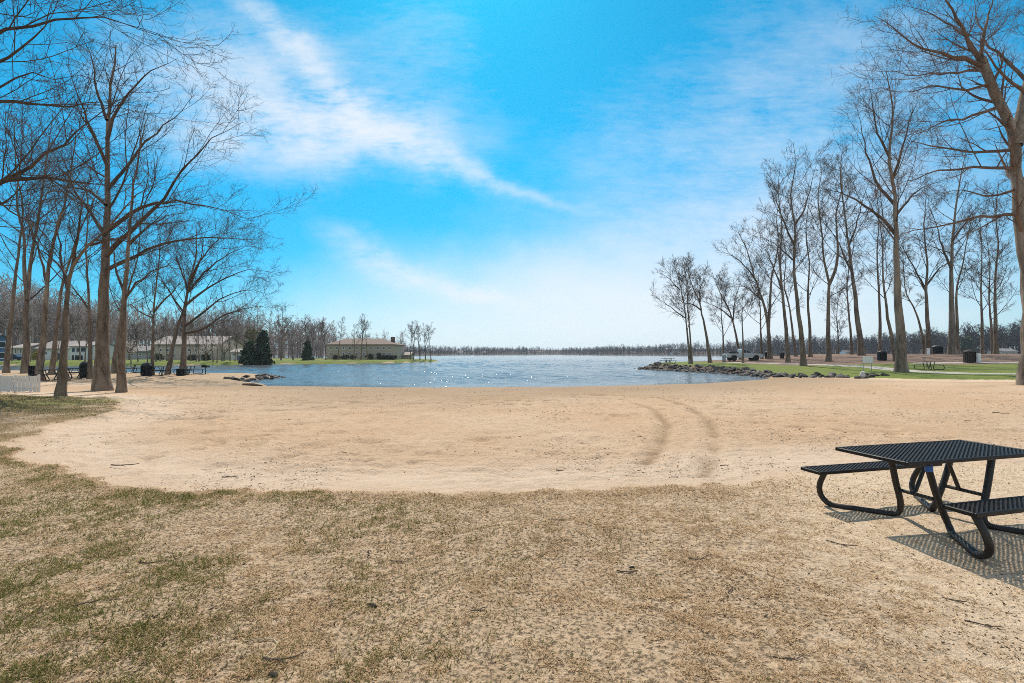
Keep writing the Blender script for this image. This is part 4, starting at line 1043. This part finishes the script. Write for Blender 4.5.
def rock_mesh(seed, flat=.7, bumpy=.35):
    import bmesh
    bm = bmesh.new(); bmesh.ops.create_icosphere(bm, subdivisions=3, radius=.5)
    off = Vector((seed * 3.7, seed * 1.9, seed * 5.1))
    rr = random.Random(seed); cuts = [(Vector((rr.uniform(-1, 1), rr.uniform(-1, 1), rr.uniform(-1, 1))).normalized(), rr.uniform(.26, .42)) for _ in range(9)]
    for v in bm.verts:
        p = v.co.copy(); s = 1 + bumpy * mnoise.noise(p * 1.6 + off) + .12 * mnoise.noise(p * 5 + off)
        p *= s
        for n, d in cuts:
            e = p.dot(n) - d
            if e > 0: p -= n * e * .92
        v.co = (p.x, p.y * .82, p.z * flat)
    me = bpy.data.meshes.new('rock'); bm.to_mesh(me); bm.free()
    me.polygons.foreach_set('use_smooth', [True] * len(me.polygons)); me.set_sharp_from_angle(angle=R(28))
    return me
def stone_material(name, c0, c1):
    m, t, b = material(name); p = t.world()
    n = t.noise(p, 1.1, 5, .65); n2 = t.noise(p, 14, 5, .7); g = t.n('ShaderNodeObjectInfo')
    f = t.m('ADD', t.m('MULTIPLY', n2, .45), t.m('MULTIPLY', g.outputs['Random'], .55))
    t.put(b.inputs['Base Color'], t.ramp(f, [(.2, c0), (.55, tuple((a + q) / 2 for a, q in zip(c0, c1))), (.85, c1)]))
    b.inputs['Roughness'].default_value = .85; bump(t, b, n2, .6, .04); return m
STONE = stone_material('riprap_stone', (.02, .018, .016), (.17, .15, .13))
PALE = stone_material('pale_stone', (.42, .39, .35), (.60, .57, .52))
o = link('stone_block', rock_mesh(90, .95, .15), None, PALE); x, y, z = at_ground(863.3, 40.0, .20); o.location = (x, y, z + .05); o.scale = (.62, .6, .75); o.rotation_euler = (.1, .18, .3)
tag(o, 'pale tilted stone block at the edge of sand and right lawn', 'stone')
r = thing('bollard', 'white post under two bare trees on the mulch rise', 'post', at_ground(928.3, 70))
MB().box((0, 0, .40), (.30, .26, .9), bev=.02).build('post', WHITE, r); MB().box((0, 0, .88), (.36, .32, .06), bev=.015).build('cap', WHITE, r)
r = thing('charcoal_grill', 'black park grill on a post near the tip of the left spit', 'grill', at_ground(205.5, 44))
MB().tube([(0, 0, -.1), (0, 0, .62)], .035, 8).build('post', BLACKTUBE, r); MB().box((0, 0, .72), (.55, .42, .2), bev=.02).build('firebox', BLACKTUBE, r)
MB().box((.0, -.02, .845), (.50, .40, .02)).build('grate', BLACKTUBE, r); MB().box((0, 0, .02), (.5, .2, .05)).build('foot_plate', BLACKTUBE, r)

# white fence at the left edge
FENCEW = simple('weathered_white_boards', (.66, .61, .55), .65, .12, 4)
fx0 = gp(-70, 390, .05); r = thing('picket_fence', 'low weathered white board fence at the left edge of the grass strip', 'fence', (-25.3, 23.4, 0))
pts = [(-5.2, -1.0), (-2.6, -.2), (-.02, .0), (.72, .02), (1.62, .28)]
for i in range(len(pts) - 1):
    (ax, ay), (bx, by) = pts[i], pts[i + 1]; L = math.hypot(bx - ax, by - ay); n = int(L / .145); ang = math.atan2(by - ay, bx - ax)
    mb = MB()
    for k in range(n):
        f = (k + .5) / n; xx, yy = ax + (bx - ax) * f, ay + (by - ay) * f; zz = hz(-25.3 + xx, 23.4 + yy)
        mb.box((xx, yy, zz + .43 + random.uniform(-.015, .015)), (.135, .02, .78), ang + random.uniform(-.05, .05), random.uniform(-.03, .03) + (.05 if i == 3 else 0), random.uniform(-.02, .05))
    mb.build('board_panel', FENCEW, r)
    mb = MB()
    for zz in (.2, .66): mb.bar((ax - .0, ay + .035, zz + hz(-25.3 + ax, 23.4 + ay)), (bx, by + .035, zz + hz(-25.3 + bx, 23.4 + by)), .03, .07)
    mb.build('rail', FENCEW, r)
for (ax, ay) in pts: MB().box((ax, ay + .09, hz(-25.3 + ax, 23.4 + ay) + .4), (.09, .09, .95), bev=.01).build('post', FENCEW, r)

# ================================================================== rocks along the banks
ROCKS = [rock_mesh(k, random.uniform(.55, .85)) for k in range(12)]
for me in ROCKS: me.materials.append(STONE)
def along(poly, step):
    out = []
    for (a, b) in zip(poly[:-1], poly[1:]):
        L = math.hypot(b[0] - a[0], b[1] - a[1]); n = max(1, int(L / step))
        out += [(a[0] + (b[0] - a[0]) * k / n, a[1] + (b[1] - a[1]) * k / n, -(b[1] - a[1]) / L, (b[0] - a[0]) / L) for k in range(n)]
    return out
def riprap(poly, step, rows, size, side, label, group, seed):
    rg = random.Random(seed)
    for (x, y, nx, ny) in along(poly, step):
        for rw in rows:
            if rg.random() < .1: continue
            s = rg.uniform(*size) * (1.25 if rg.random() < .18 else 1)
            xx = x + nx * side * rw + rg.gauss(0, .22); yy = y + ny * side * rw + rg.gauss(0, .22)
            o = link('riprap_rock', ROCKS[rg.randrange(12)]); o.location = (xx, yy, max(hz(xx, yy), WATER - .1) + s * .12)
            o.scale = (s * rg.uniform(.9, 1.4), s * rg.uniform(.8, 1.2), s * rg.uniform(.7, 1.05)); o.rotation_euler = (rg.uniform(-.35, .35), rg.uniform(-.35, .35), rg.uniform(0, 6.3))
            tag(o, label, 'rock', group)
riprap([(29.6, 40.2), (29.2, 41.9), (27.2, 43.0), (24.9, 44.4), (24.4, 47), (24.5, 52), (22.5, 59), (20.4, 64), (19, 68.6), (19.6, 73)], .60, (-.35, .2, .75, 1.3, 1.9), (.34, .70), -1, 'dark grey boulder in the stone bank along the right point', 'boulders along the right point', 3)
riprap([(-23.4, 47.5), (-22.3, 45.5), (-22.0, 42), (-22.4, 39.9), (-21.2, 38.4), (-20.3, 37.6)], .62, (-.3, .2, .7, 1.2), (.3, .62), -1, 'dark stone heaped at the tip of the left spit', 'stones on the left spit', 4)
WOOD = simple('weathered_driftwood', (.13, .095, .065), .9, .35, 8)
p0 = gp(243, 385, -.42); p1 = gp(262, 386, -.46)
o = MB().tube([(p0[0], p0[1], -.40), ((p0[0] + p1[0]) / 2, p0[1] - .1, -.37), (p1[0], p1[1], -.44)], [.10, .09, .05], 9).build('driftwood_log', WOOD, None, True)
tag(o, 'dark driftwood log lying at the waterline beside the left spit', 'log')

# ================================================================== pickup
SILVER = simple('silver_car_paint', (.44, .45, .43), .35, .05, 2, .35, .5, 0)
GLASS, t_, b_ = material('dark_window_glass'); b_.inputs['Base Color'].default_value = (.02, .03, .04, 1); b_.inputs['Roughness'].default_value = .08
t_.put(b_.inputs['Base Color'], t_.ramp(t_.noise(t_.pos(), 2.), [(.3, (.015, .022, .03)), (.7, (.04, .055, .07))]))
TYRE = simple('tyre_rubber', (.015, .015, .015), .85)
LAMP = simple('lamp_lens', (.7, .7, .66), .15)
def pickup(label, loc, rz):
    r = thing('pickup_truck', label, 'pickup', loc, rz)
    W = .92
    body = [(-2.6, .55), (-2.0, .5), (-1.98, .72), (-1.8, .92), (-1.45, .95), (-1.12, .78), (-1.05, .48), (1.15, .48), (1.2, .76), (1.45, .94), (1.8, .93), (2.05, .75), (2.1, .5), (2.55, .55), (2.6, .85), (2.5, 1.06), (1.2, 1.17), (-.42, 1.15), (-2.58, 1.12)]
    MB().prism(body, 'y', -W, W).build('body', SILVER, r)
    cab = [(-.45, 1.12), (1.22, 1.14), (.52, 1.80), (.3, 1.86), (-.25, 1.85), (-.42, 1.75)]
    cb = MB().prism(cab, 'y', -W * .86, W * .86).build('cab', SILVER, r)
    for sy in (-1, 1):
        for poly in ([(-.34, 1.22), (.24, 1.22), (.24, 1.74), (-.32, 1.73)], [(.30, 1.22), (1.02, 1.22), (.50, 1.72), (.30, 1.74)]):
            a = sy * W * .862; MB().prism(poly, 'y', min(a, a + sy * .012), max(a, a + sy * .012)).build('side_window', GLASS, r)
    MB().prism([(1.20, 1.18), (1.235, 1.19), (.56, 1.80), (.525, 1.79)], 'y', -.70, .70).build('windscreen', GLASS, r)
    for x in (-1.55, 1.62):
        for sy in (-1, 1):
            w = MB(); n = 24
            w.lathe([(.20, -.1), (.36, -.12), (.40, -.08), (.40, .08), (.36, .12), (.20, .1)], n); o = w.build('wheel', TYRE, r, True); o.location = (x, sy * .84, .40); o.rotation_euler = (R(90), 0, 0)
            MB().lathe([(.05, -.05), (.21, -.075), (.21, .075), (.05, .05)], 16).build('rim', GREYM, o, True)
    MB().box((2.62, 0, .62), (.12, 1.86, .24), bev=.04).build('front_bumper', GREYM, r); MB().box((-2.64, 0, .6), (.1, 1.8, .2), bev=.04).build('rear_bumper', GREYM, r)
    for sy in (-1, 1): MB().box((2.585, sy * .72, .92), (.06, .3, .16), bev=.02).build('headlight', LAMP, r)
    MB().box((2.6, 0, .9), (.03, 1.0, .2)).build('grille', DARKBIN, r)
    rk = MB()
    for x in (-.2, .3): rk.bar((x, -.74, 1.95), (x, .74, 1.95), .05, .04)
    for sy in (-1, 1): rk.bar((-.35, sy * .72, 1.91), (.45, sy * .72, 1.91), .04, .04)
    rk.build('roof_rack', BLACKTUBE, r)
    return r
pk = at_ground(742.5, 79)
pickup('silver pickup truck parked among the trees on the right point', (pk[0], pk[1], pk[2] - .02), -.08).scale = (1.1, 1.1, 1.1)
TARP = simple('dark_tarpaulin', (.025, .025, .03), .7, .4, 4)
o = link('cargo_bundle', rock_mesh(55, .8, .5), None, TARP); o.location = (pk[0] - 1.5, pk[1], pk[2] + 1.38); o.scale = (1.7, 1.6, 1.1); tag(o, 'dark bundle heaped in the bed of the pickup', 'bundle')

# ================================================================== houses
SIDE_T = simple('tan_siding', (.46, .37, .275), .8, .08, .6); SIDE_W = simple('white_siding', (.72, .70, .67), .75, .06, .6); SIDE_G = simple('grey_siding', (.40, .39, .38), .8, .08, .6)
SIDE_B = simple('blue_siding', (.07, .15, .32), .7, .1, .6); SIDE_C = simple('cream_siding', (.52, .42, .33), .8, .08, .6)
ROOF_B = simple('brown_shingles', (.16, .115, .09), .9, .25, 3.); ROOF_G = simple('grey_shingles', (.19, .175, .17), .9, .2, 3.); ROOF_P = simple('pale_roofing', (.29, .25, .225), .85, .15, 2.)
BRICK = simple('dull_brick', (.16, .09, .065), .9, .3, 8.)
def house(label, px0, px1, Y, depth, eave_px, ridge_px, wall, roof, wins, hip=False, extra=None, cat='house', doors=()):
    x0, x1 = (px0 - 512) / F * Y, (px1 - 512) / F * Y; xc = (x0 + x1) / 2; z = hz(xc, Y) - .05; w = x1 - x0
    ev = EYE + (HY - eave_px) / F * Y - z; rd = max(ev + .6, EYE + (HY - ridge_px) / F * (Y + depth / 2) - z)
    r = thing('house', label, cat, (xc, Y, z))
    D = depth
    if hip:
        hi = min(w * .28, 5.); o = .35
        MB().box((0, D / 2, ev / 2), (w, D, ev)).build('wall', wall, r)
        V = [(-w / 2 - o, -o, ev), (w / 2 + o, -o, ev), (w / 2 + o, D + o, ev), (-w / 2 - o, D + o, ev), (-w / 2 + hi * .6, D / 2, rd), (w / 2 - hi, D / 2, rd)]
        V2 = [(a, b, c + .18) for a, b, c in V[:4]] + V[4:]
        mb = MB(); mb.add(V[:4] + V2, [np.array([[3, 2, 1, 0], [0, 1, 5, 4], [1, 2, 6, 5], [2, 3, 7, 6], [3, 0, 4, 7], [4, 5, 9, 8], [6, 7, 8, 9]]), np.array([[5, 6, 9], [7, 4, 8]])]); rf = mb.build('roof', roof, r)
    else:
        MB().prism([(0, 0), (D, 0), (D, ev), (D / 2, rd), (0, ev)], 'x', -w / 2, w / 2).build('wall', wall, r)
        rf = MB().prism([(-.5, ev - .12), (D / 2, rd + .10), (D + .5, ev - .12), (D + .5, ev + .1), (D / 2, rd + .34), (-.5, ev + .1)], 'x', -w / 2 - .4, w / 2 + .4).build('roof', roof, r)
    for (px, py, pw, ph) in wins:
        cx = (px - 512) / F * Y - xc; cz = EYE + (HY - py) / F * Y - z; ww, hh = pw / F * Y, ph / F * Y
        fr = MB(); a = .09
        for sx in (-1, 1): fr.box((cx + sx * (ww / 2 + a / 2), -.02, cz), (a, .09, hh + 2 * a))
        for sz in (-1, 1): fr.box((cx, -.02, cz + sz * (hh / 2 + a / 2)), (ww, .09, a))
        f = fr.build('window', WHITE, r)
        MB().box((cx, -.012, cz), (ww, .03, hh)).build('pane', GLASS, f)
    for (px, ph, pw, m) in doors:
        cx = (px - 512) / F * Y - xc; hh = ph / F * Y; ww = pw / F * Y
        MB().box((cx, -.02, hh / 2 + .03), (ww, .08, hh)).build('door', m, r)
    if extra: extra(r, rf, w, ev, rd, D, xc, z, Y)
    return r
def chimney_at(px, toppx):
    def f(r, rf, w, ev, rd, D, xc, z, Y):
        cx = (px - 512) / F * Y - xc; top = EYE + (HY - toppx) / F * Y - z
        MB().box((cx, D / 2 + .8, (ev + top) / 2), (1.0, 1.0, top - ev), bev=.02).build('chimney', BRICK, rf)
    return f
wb = [(px, py, 1.5, 2.2) for py in (348.2, 353.6) for px in (331, 337, 343.5, 350, 357, 364, 371, 378, 384, 390) if not (py > 352 and px in (337., 371))]
def side_windows(r, rf, w, ev, rd, D, xc, z, Y):
    for zz in (1.3, 3.6):
        f = MB(); f.box((w / 2 + .03, D / 2, zz + .66), (.08, 1.9, .14)); f.box((w / 2 + .03, D / 2, zz - .66), (.08, 1.9, .14)); f.box((w / 2 + .03, D / 2 - .88, zz), (.08, .14, 1.18)); f.box((w / 2 + .03, D / 2 + .88, zz), (.08, .14, 1.18))
        o = f.build('window', WHITE, r); MB().box((w / 2 + .02, D / 2, zz), (.03, 1.62, 1.18)).build('pane', GLASS, o)
house('large tan two-storey house with brown hip roof on the far peninsula', 327, 394, 127, 12, 345, 338.5, SIDE_T, ROOF_B, wb, True, chimney_at(386.5, 336))
house('long white rambler with a grey roof behind the leaning trees', 37, 69, 118, 9, 348.8, 342, SIDE_W, ROOF_P, [(46, 353, 2.2, 2), (55, 353, 2.2, 2), (63, 353, 2.2, 2)], doors=[(59, 6.3, 2.6, DARKBIN)])
house('white house with a band of wide blue-grey windows left of the stoutest oak', 69.5, 90, 114, 8, 346.5, 343, SIDE_W, ROOF_P, [(73.5, 350, 3.2, 3.6), (78.2, 350, 3.2, 3.6), (83.5, 349.6, 4.6, 4.2)], doors=[(79, 4.6, 7.5, DARKBIN), (73, 4.6, 2.0, DARKBIN)])
house('small cream house with two dark windows and a parked car before it', 10, 24, 116, 9, 348, 344.5, SIDE_C, ROOF_P, [(15.8, 351, 2.0, 4.0), (21, 351, 1.8, 4.0)])
house('blue two-storey house with white window frames at the left edge', -45, -7, 100, 3.2, 340.5, 335, SIDE_B, ROOF_G, [(-20, 345.5, 4, 5), (-20, 354, 4, 5)], extra=side_windows)
house('low grey house between the slender tree and the thin straight tree', 126, 147, 119, 8, 351.5, 347.5, SIDE_G, ROOF_G, [(132, 354.5, 2.4, 2), (140, 354.5, 2.4, 2)])
house('long tan two-storey house on the bright far lawn', 153, 219, 113, 10, 344.6, 337.5, SIDE_C, ROOF_P, [(px, py, 1.8, 2.5) for py in (350, 355.5) for px in (161, 168, 174, 189, 196, 203, 211)], doors=[(182, 6, 2.2, DARKBIN)])
house('small white shed with a blue door left of the evergreens', 231, 243, 112, 5, 352.5, 350.5, SIDE_W, ROOF_P, [(234, 354.5, 1.6, 1.6)], doors=[(239, 4.4, 4.2, SIDE_B)], cat='shed')
house('low boathouse with a flat pale roof left of the five peninsula trees', 398, 410, 136, 4, 355.2, 354.2, SIDE_T, ROOF_P, [(402, 357, 1.4, 1.2)], cat='boathouse')
def dark_car(label, loc, rz):
    r = thing('parked_car', label, 'car', loc, rz); cm = simple('dark_blue_car_paint', (.02, .025, .05), .3, .1, 2)
    MB().prism([(-2.2, .3), (2.2, .3), (2.25, .62), (2.1, .8), (1.1, .9), (-1.9, .95), (-2.25, .7)], 'y', -.88, .88).build('body', cm, r)
    MB().prism([(-1.75, .93), (1.0, .9), (.35, 1.40), (-1.3, 1.42)], 'y', -.74, .74).build('cabin', GLASS, r)
    for x in (-1.4, 1.4):
        for sy in (-1, 1):
            o = MB().lathe([(.18, -.1), (.31, -.1), (.33, 0), (.31, .1), (.18, .1)], 18).build('wheel', TYRE, r, True); o.location = (x, sy * .8, .33); o.rotation_euler = (R(90), 0, 0)
dark_car('dark blue car parked in front of the cream house', at_ground(15.5, 108), .1)
for i, (px, Y, wpx, wall, lab) in enumerate(((460, 640, 5, SIDE_W, 'tiny white house on the far shore right of the peninsula tip'), (484, 720, 3.5, SIDE_C, 'tiny cream house on the far shore near the middle of the lake'), (598, 800, 5, SIDE_W, 'tiny white house at the left end of the right far shore'),
                          (616, 725, 4.5, SIDE_G, 'tiny grey house on the far shore right of the lake narrows'), (634, 690, 6, SIDE_C, 'tiny cream house on the far shore left of the point trees'), (676, 585, 7, SIDE_W, 'small white house across the water behind the two-stemmed tree'),
                          (851, 405, 10, SIDE_W, 'small white house across the water above the white sign'), (1010, 245, 15, SIDE_C, 'low cream house across the channel beside the huge oak'))):
    house(lab, px - wpx / 2, px + wpx / 2, Y, 8, 354.8 - 2.6 * (250 / Y if Y < 500 else .45) - .6, 353.2 - 3.4 * (250 / Y if Y < 500 else .45) - .6, wall, ROOF_G, [(px - wpx * .2, 353.6, wpx * .14, .6), (px + wpx * .2, 353.6, wpx * .14, .6)])

# ================================================================== turf, litter, twigs
def tint_material(name, stops, rough=.85, trans=0.):
    m, t, b = material(name)
    t.put(b.inputs['Base Color'], t.ramp(t.attr('tint'), stops)); b.inputs['Roughness'].default_value = rough; b.inputs['Specular IOR Level'].default_value = .03
    if trans:
        tr = t.n('ShaderNodeBsdfTranslucent'); t.put(tr.inputs[0], b.inputs['Base Color'].links[0].from_socket); mx = t.n('ShaderNodeMixShader'); mx.inputs[0].default_value = trans
        t.t.links.new(b.outputs[0], mx.inputs[1]); t.t.links.new(tr.outputs[0], mx.inputs[2]); t.t.links.new(mx.outputs[0], t.t.nodes['Material Output'].inputs[0])
    return m
def blades(name, n, seed, mat, label, cat, accept, lrange, wrange, lean, tintf=None, region=((-9.5, 9.5), (1.75, 11.)), bend=True):
    rg = np.random.default_rng(seed); X, Y = [], []; got = 0
    while got < n:
        k = n * 2
        y = region[1][0] * (region[1][1] / region[1][0]) ** rg.random(k)
        x = rg.uniform(-1, 1, k) * np.minimum(1.22 * y + .35, region[0][1])
        acc = rg.random(k) < accept(x, y); X.append(x[acc]); Y.append(y[acc]); got += acc.sum()
        if len(X) > 12: break
    x = np.concatenate(X)[:n]; y = np.concatenate(Y)[:n]; n = len(x)
    z = turf_z(x, y)
    L = rg.uniform(*lrange, n) * (1 + .05 * y); w = rg.uniform(*wrange, n) * (1 + .14 * y); az = rg.random(n) * 6.283; el = np.radians(rg.uniform(*lean, n))
    d = np.stack([np.cos(az) * np.cos(el), np.sin(az) * np.cos(el), np.sin(el)], 1)
    s = np.stack([-np.sin(az), np.cos(az), rg.normal(0, .25, n)], 1)
    b = np.stack([x, y, z - .004], 1); mid = b + d * (L * .55)[:, None]; tip = b + d * L[:, None]; tip[:, 2] -= L * .22 * rg.random(n)
    sw = s * (w / 2)[:, None]
    V = np.stack([b - sw, b + sw, mid + sw * .8, mid - sw * .8, tip], 1).reshape(-1, 3)
    i = np.arange(n)[:, None] * 5
    me = new_mesh(name, V, [i + np.array([[0, 1, 2, 3]]), i + np.array([[3, 2, 4]])])
    tn = rg.random(n) if tintf is None else tintf(x, y, rg)
    at = me.attributes.new('tint', 'FLOAT', 'POINT'); at.data.foreach_set('value', np.repeat(tn, 5).astype(np.float32))
    o = link(name, me, None, mat); tag(o, label, cat, kind='stuff'); return o
def turf_z(x, y):
    z = height(x, y); sm = sand_mask(x, y); dist = np.hypot(x, y)
    turf = (1 - sstep(sm / .3)) * np.clip((14 - dist) / 6, 0, 1)
    return z - .035 * sstep((sm + .1) / .35) * np.clip((25 - dist) / 10, 0, 1) + turf * (.034 * (fbm(x, y, .22, 3, 61) - .5) + .05 * (fbm(x, y, 1.3, 2, 63) - .5))
def turf_cover(x, y):
    sm = sand_mask(x, y)
    sparse = sstep((x - .7 - .35 * (y - 4)) / 3.6)
    c = np.clip(1.25 * fbm(x, y, .45, 3, 81) + .35 * fbm(x, y, 2.2, 2, 83) - .35, 0, 1) * np.clip(4.2 * (fbm(x, y, .085, 2, 85) - .38), .04, 1)
    c = np.clip(c + .55 * np.exp(-((sm + .22) / .22) ** 2) * (x < 4.2), 0, 1)
    return np.where(sm < .04, c * (1 - .80 * sparse), 0)
def green_cover(x, y):
    g = fbm(x, y, 1.3, 3, 91); g2 = fbm(x, y, .3, 2, 93)
    left = sstep((1.0 - x) / 5.5)
    return np.clip(turf_cover(x, y) + .15 * (sand_mask(x, y) < -.35), 0, 1) * (sand_mask(x, y) < -.1) * np.clip((g + .31 * left - .56) * 5, 0, 1) * np.clip(g2 * 2 - .35, 0, 1) * (.12 + .88 * left)
DRY = tint_material('dry_grass_blade', [(0, (.20, .125, .06)), (.3, (.46, .31, .175)), (.65, (.63, .455, .275)), (1, (.76, .595, .40))], trans=.42)
GREEN = tint_material('green_grass_blade', [(0, (.09, .105, .026)), (.6, (.17, .175, .05)), (1, (.28, .25, .09))], trans=.45)
blades('dry_grass', 240000, 201, DRY, 'matted dormant tan grass in the foreground', 'grass', turf_cover, (.018, .048), (.0024, .0046), (2, 36))
blades('green_grass', 75000, 202, GREEN, 'patches of green grass among the dry turf on the left foreground', 'grass', green_cover, (.02, .05), (.002, .0038), (15, 60))
LEAF = tint_material('dead_leaf', [(0, (.03, .019, .011)), (.5, (.08, .048, .026)), (.85, (.16, .098, .052)), (1, (.26, .18, .10))])
def litter_cover(x, y):
    return np.clip(fbm(x, y, .9, 3, 101) * 2.6 - .9, 0, 1) * np.where(sand_mask(x, y) < .1, 1., .0)
def left_cover(x, y):
    sm = sand_mask(x, y); return np.where((sm < -.05) & (x < -8.6) & (y > 7) & (sdist(x, y, LAND_A) > 1), np.clip(fbm(x, y, .8, 3, 141) * 2.2 - .6, .05, 1), 0)
def left_tint(x, y, rg):
    g = (np.abs(y - (18.3 - (x + 18) * .28)) < 3.) & (rg.random(len(x)) < .45)
    return np.where(g, rg.uniform(0, .28, len(x)), rg.uniform(.35, 1, len(x)))
ROUGH = tint_material('rough_turf_blade', [(0, (.085, .10, .028)), (.28, (.15, .15, .045)), (.36, (.26, .17, .085)), (.7, (.45, .34, .19)), (1, (.58, .46, .29))], trans=.4)
blades('rough_turf', 90000, 206, ROUGH, 'rough half-green turf on the left below the white fence', 'grass', left_cover, (.02, .05), (.002, .004), (6, 55), left_tint, ((-30, 30), (7.5, 26)))
blades('leaf_litter', 26000, 203, LEAF, 'small dead leaf and bark bits scattered over the turf', 'leaf litter', litter_cover, (.008, .034), (.003, .011), (-4, 30), region=((-9.5, 9.5), (1.9, 9)))
def sandlit_cover(x, y):
    return np.clip(fbm(x, y, 1.6, 3, 111) * 2.6 - 1.15, 0, 1) * (sand_mask(x, y) > .1)
blades('beach_litter', 4600, 204, LEAF, 'dark leaf and twig bits strewn over the sand', 'leaf litter', sandlit_cover, (.02, .055), (.004, .010), (-2, 18), region=((-22, 24), (6.2, 30)))
STICK = simple('dead_twig', (.085, .06, .042), .9, .4, 20); STICKP = simple('pale_dead_twig', (.42, .35, .24), .85, .2, 20)
def stick(px, py, Lm, r, ang, mat, label, group=None, curve=.15, fork=True, z=-.02):
    x, y = gp(px, py, z); zz = float(turf_z(np.array([x]), np.array([y]))[0])
    n = 6; c, s = math.cos(ang), math.sin(ang); P = []
    for i in range(n):
        f = i / (n - 1) - .5; q = curve * Lm * (4 * f * f - .5) + random.gauss(0, .012) * Lm
        P.append((c * f * Lm - s * q, s * f * Lm + c * q, r * .8 + abs(random.gauss(0, r * .8))))
    mb = MB().tube(P, list(np.linspace(r, r * .5, n)), 7)
    if fork: mb.tube([P[2], (P[2][0] + Lm * .16 * c + Lm * .13 * s, P[2][1] + Lm * .16 * s - Lm * .13 * c, r * 2), (P[2][0] + Lm * .3 * c + Lm * .17 * s, P[2][1] + Lm * .3 * s - Lm * .17 * c, r)], [r * .6, r * .5, r * .25], 6)
    o = mb.build('fallen_twig', mat, None, True); o.location = (x, y, zz); tag(o, label, 'twig', group); return o
stick(266, 650, .26, .005, 2.4, STICKP, 'pale curved twig low in the foreground grass', curve=.5, fork=False)
stick(283, 664, .22, .006, .2, STICK, 'dark twig lying just below the pale curved one')
stick(628, 575, .18, .006, .1, STICK, 'thin dark twig beside a dark bark lump in the mid foreground')
def chunk(px, py, sx, label, seed):
    x, y = gp(px, py); o = link('bark_piece', rock_mesh(seed, .5, .6), None, simple('dark_bark_piece', (.035, .025, .018), .9, .4, 20)); o.location = (x, y, float(turf_z(np.array([x]), np.array([y]))[0]) + .008); o.scale = (sx, sx * .4, sx * .5); o.rotation_euler = (.2, .1, seed); tag(o, label, 'bark piece')
chunk(372, 604, .11, 'dark curled bark piece on the dry grass left of centre', 31); chunk(632, 569, .07, 'dark bark lump next to a thin twig in the mid foreground', 32); chunk(244, 563, .05, 'small dark bark lump in the greener grass on the left', 33)
chunk(274, 676, .10, 'dark bark piece at the bottom edge of the grass', 34); chunk(766, 617, .045, 'small dark pebble-like bark bit on the sandy patch', 35)
rg_ = random.Random(5)
for (px, py, L, a) in ((124, 468, .42, .12), (344, 455, .12, -.2), (725, 470, .16, .2), (560, 475, .12, .1), (230, 480, .22, .2), (640, 440, .16, .7), (1002, 417, .5, .05), (968, 425, .2, .3), (520, 440, .12, 2.)):
    stick(px, py, L, .008 + .008 * L, a, STICK, 'short dark twig lying on the open beach sand', 'twigs on the beach sand', z=-.1)
for (px, py, L, a) in ((700, 560, .22, .4), (842, 545, .25, -.5), (955, 600, .14, -.35), (985, 625, .2, -.4), (730, 590, .16, 1.1), (560, 520, .25, .1), (480, 610, .14, .6), (150, 560, .2, .1), (90, 600, .18, .8), (400, 560, .16, .1), (330, 600, .16, 2.), (790, 660, .2, .1)):
    stick(px, py, L, .005, a, STICK, 'short dark twig lying in the thin foreground turf', 'twigs in the foreground turf', z=0)
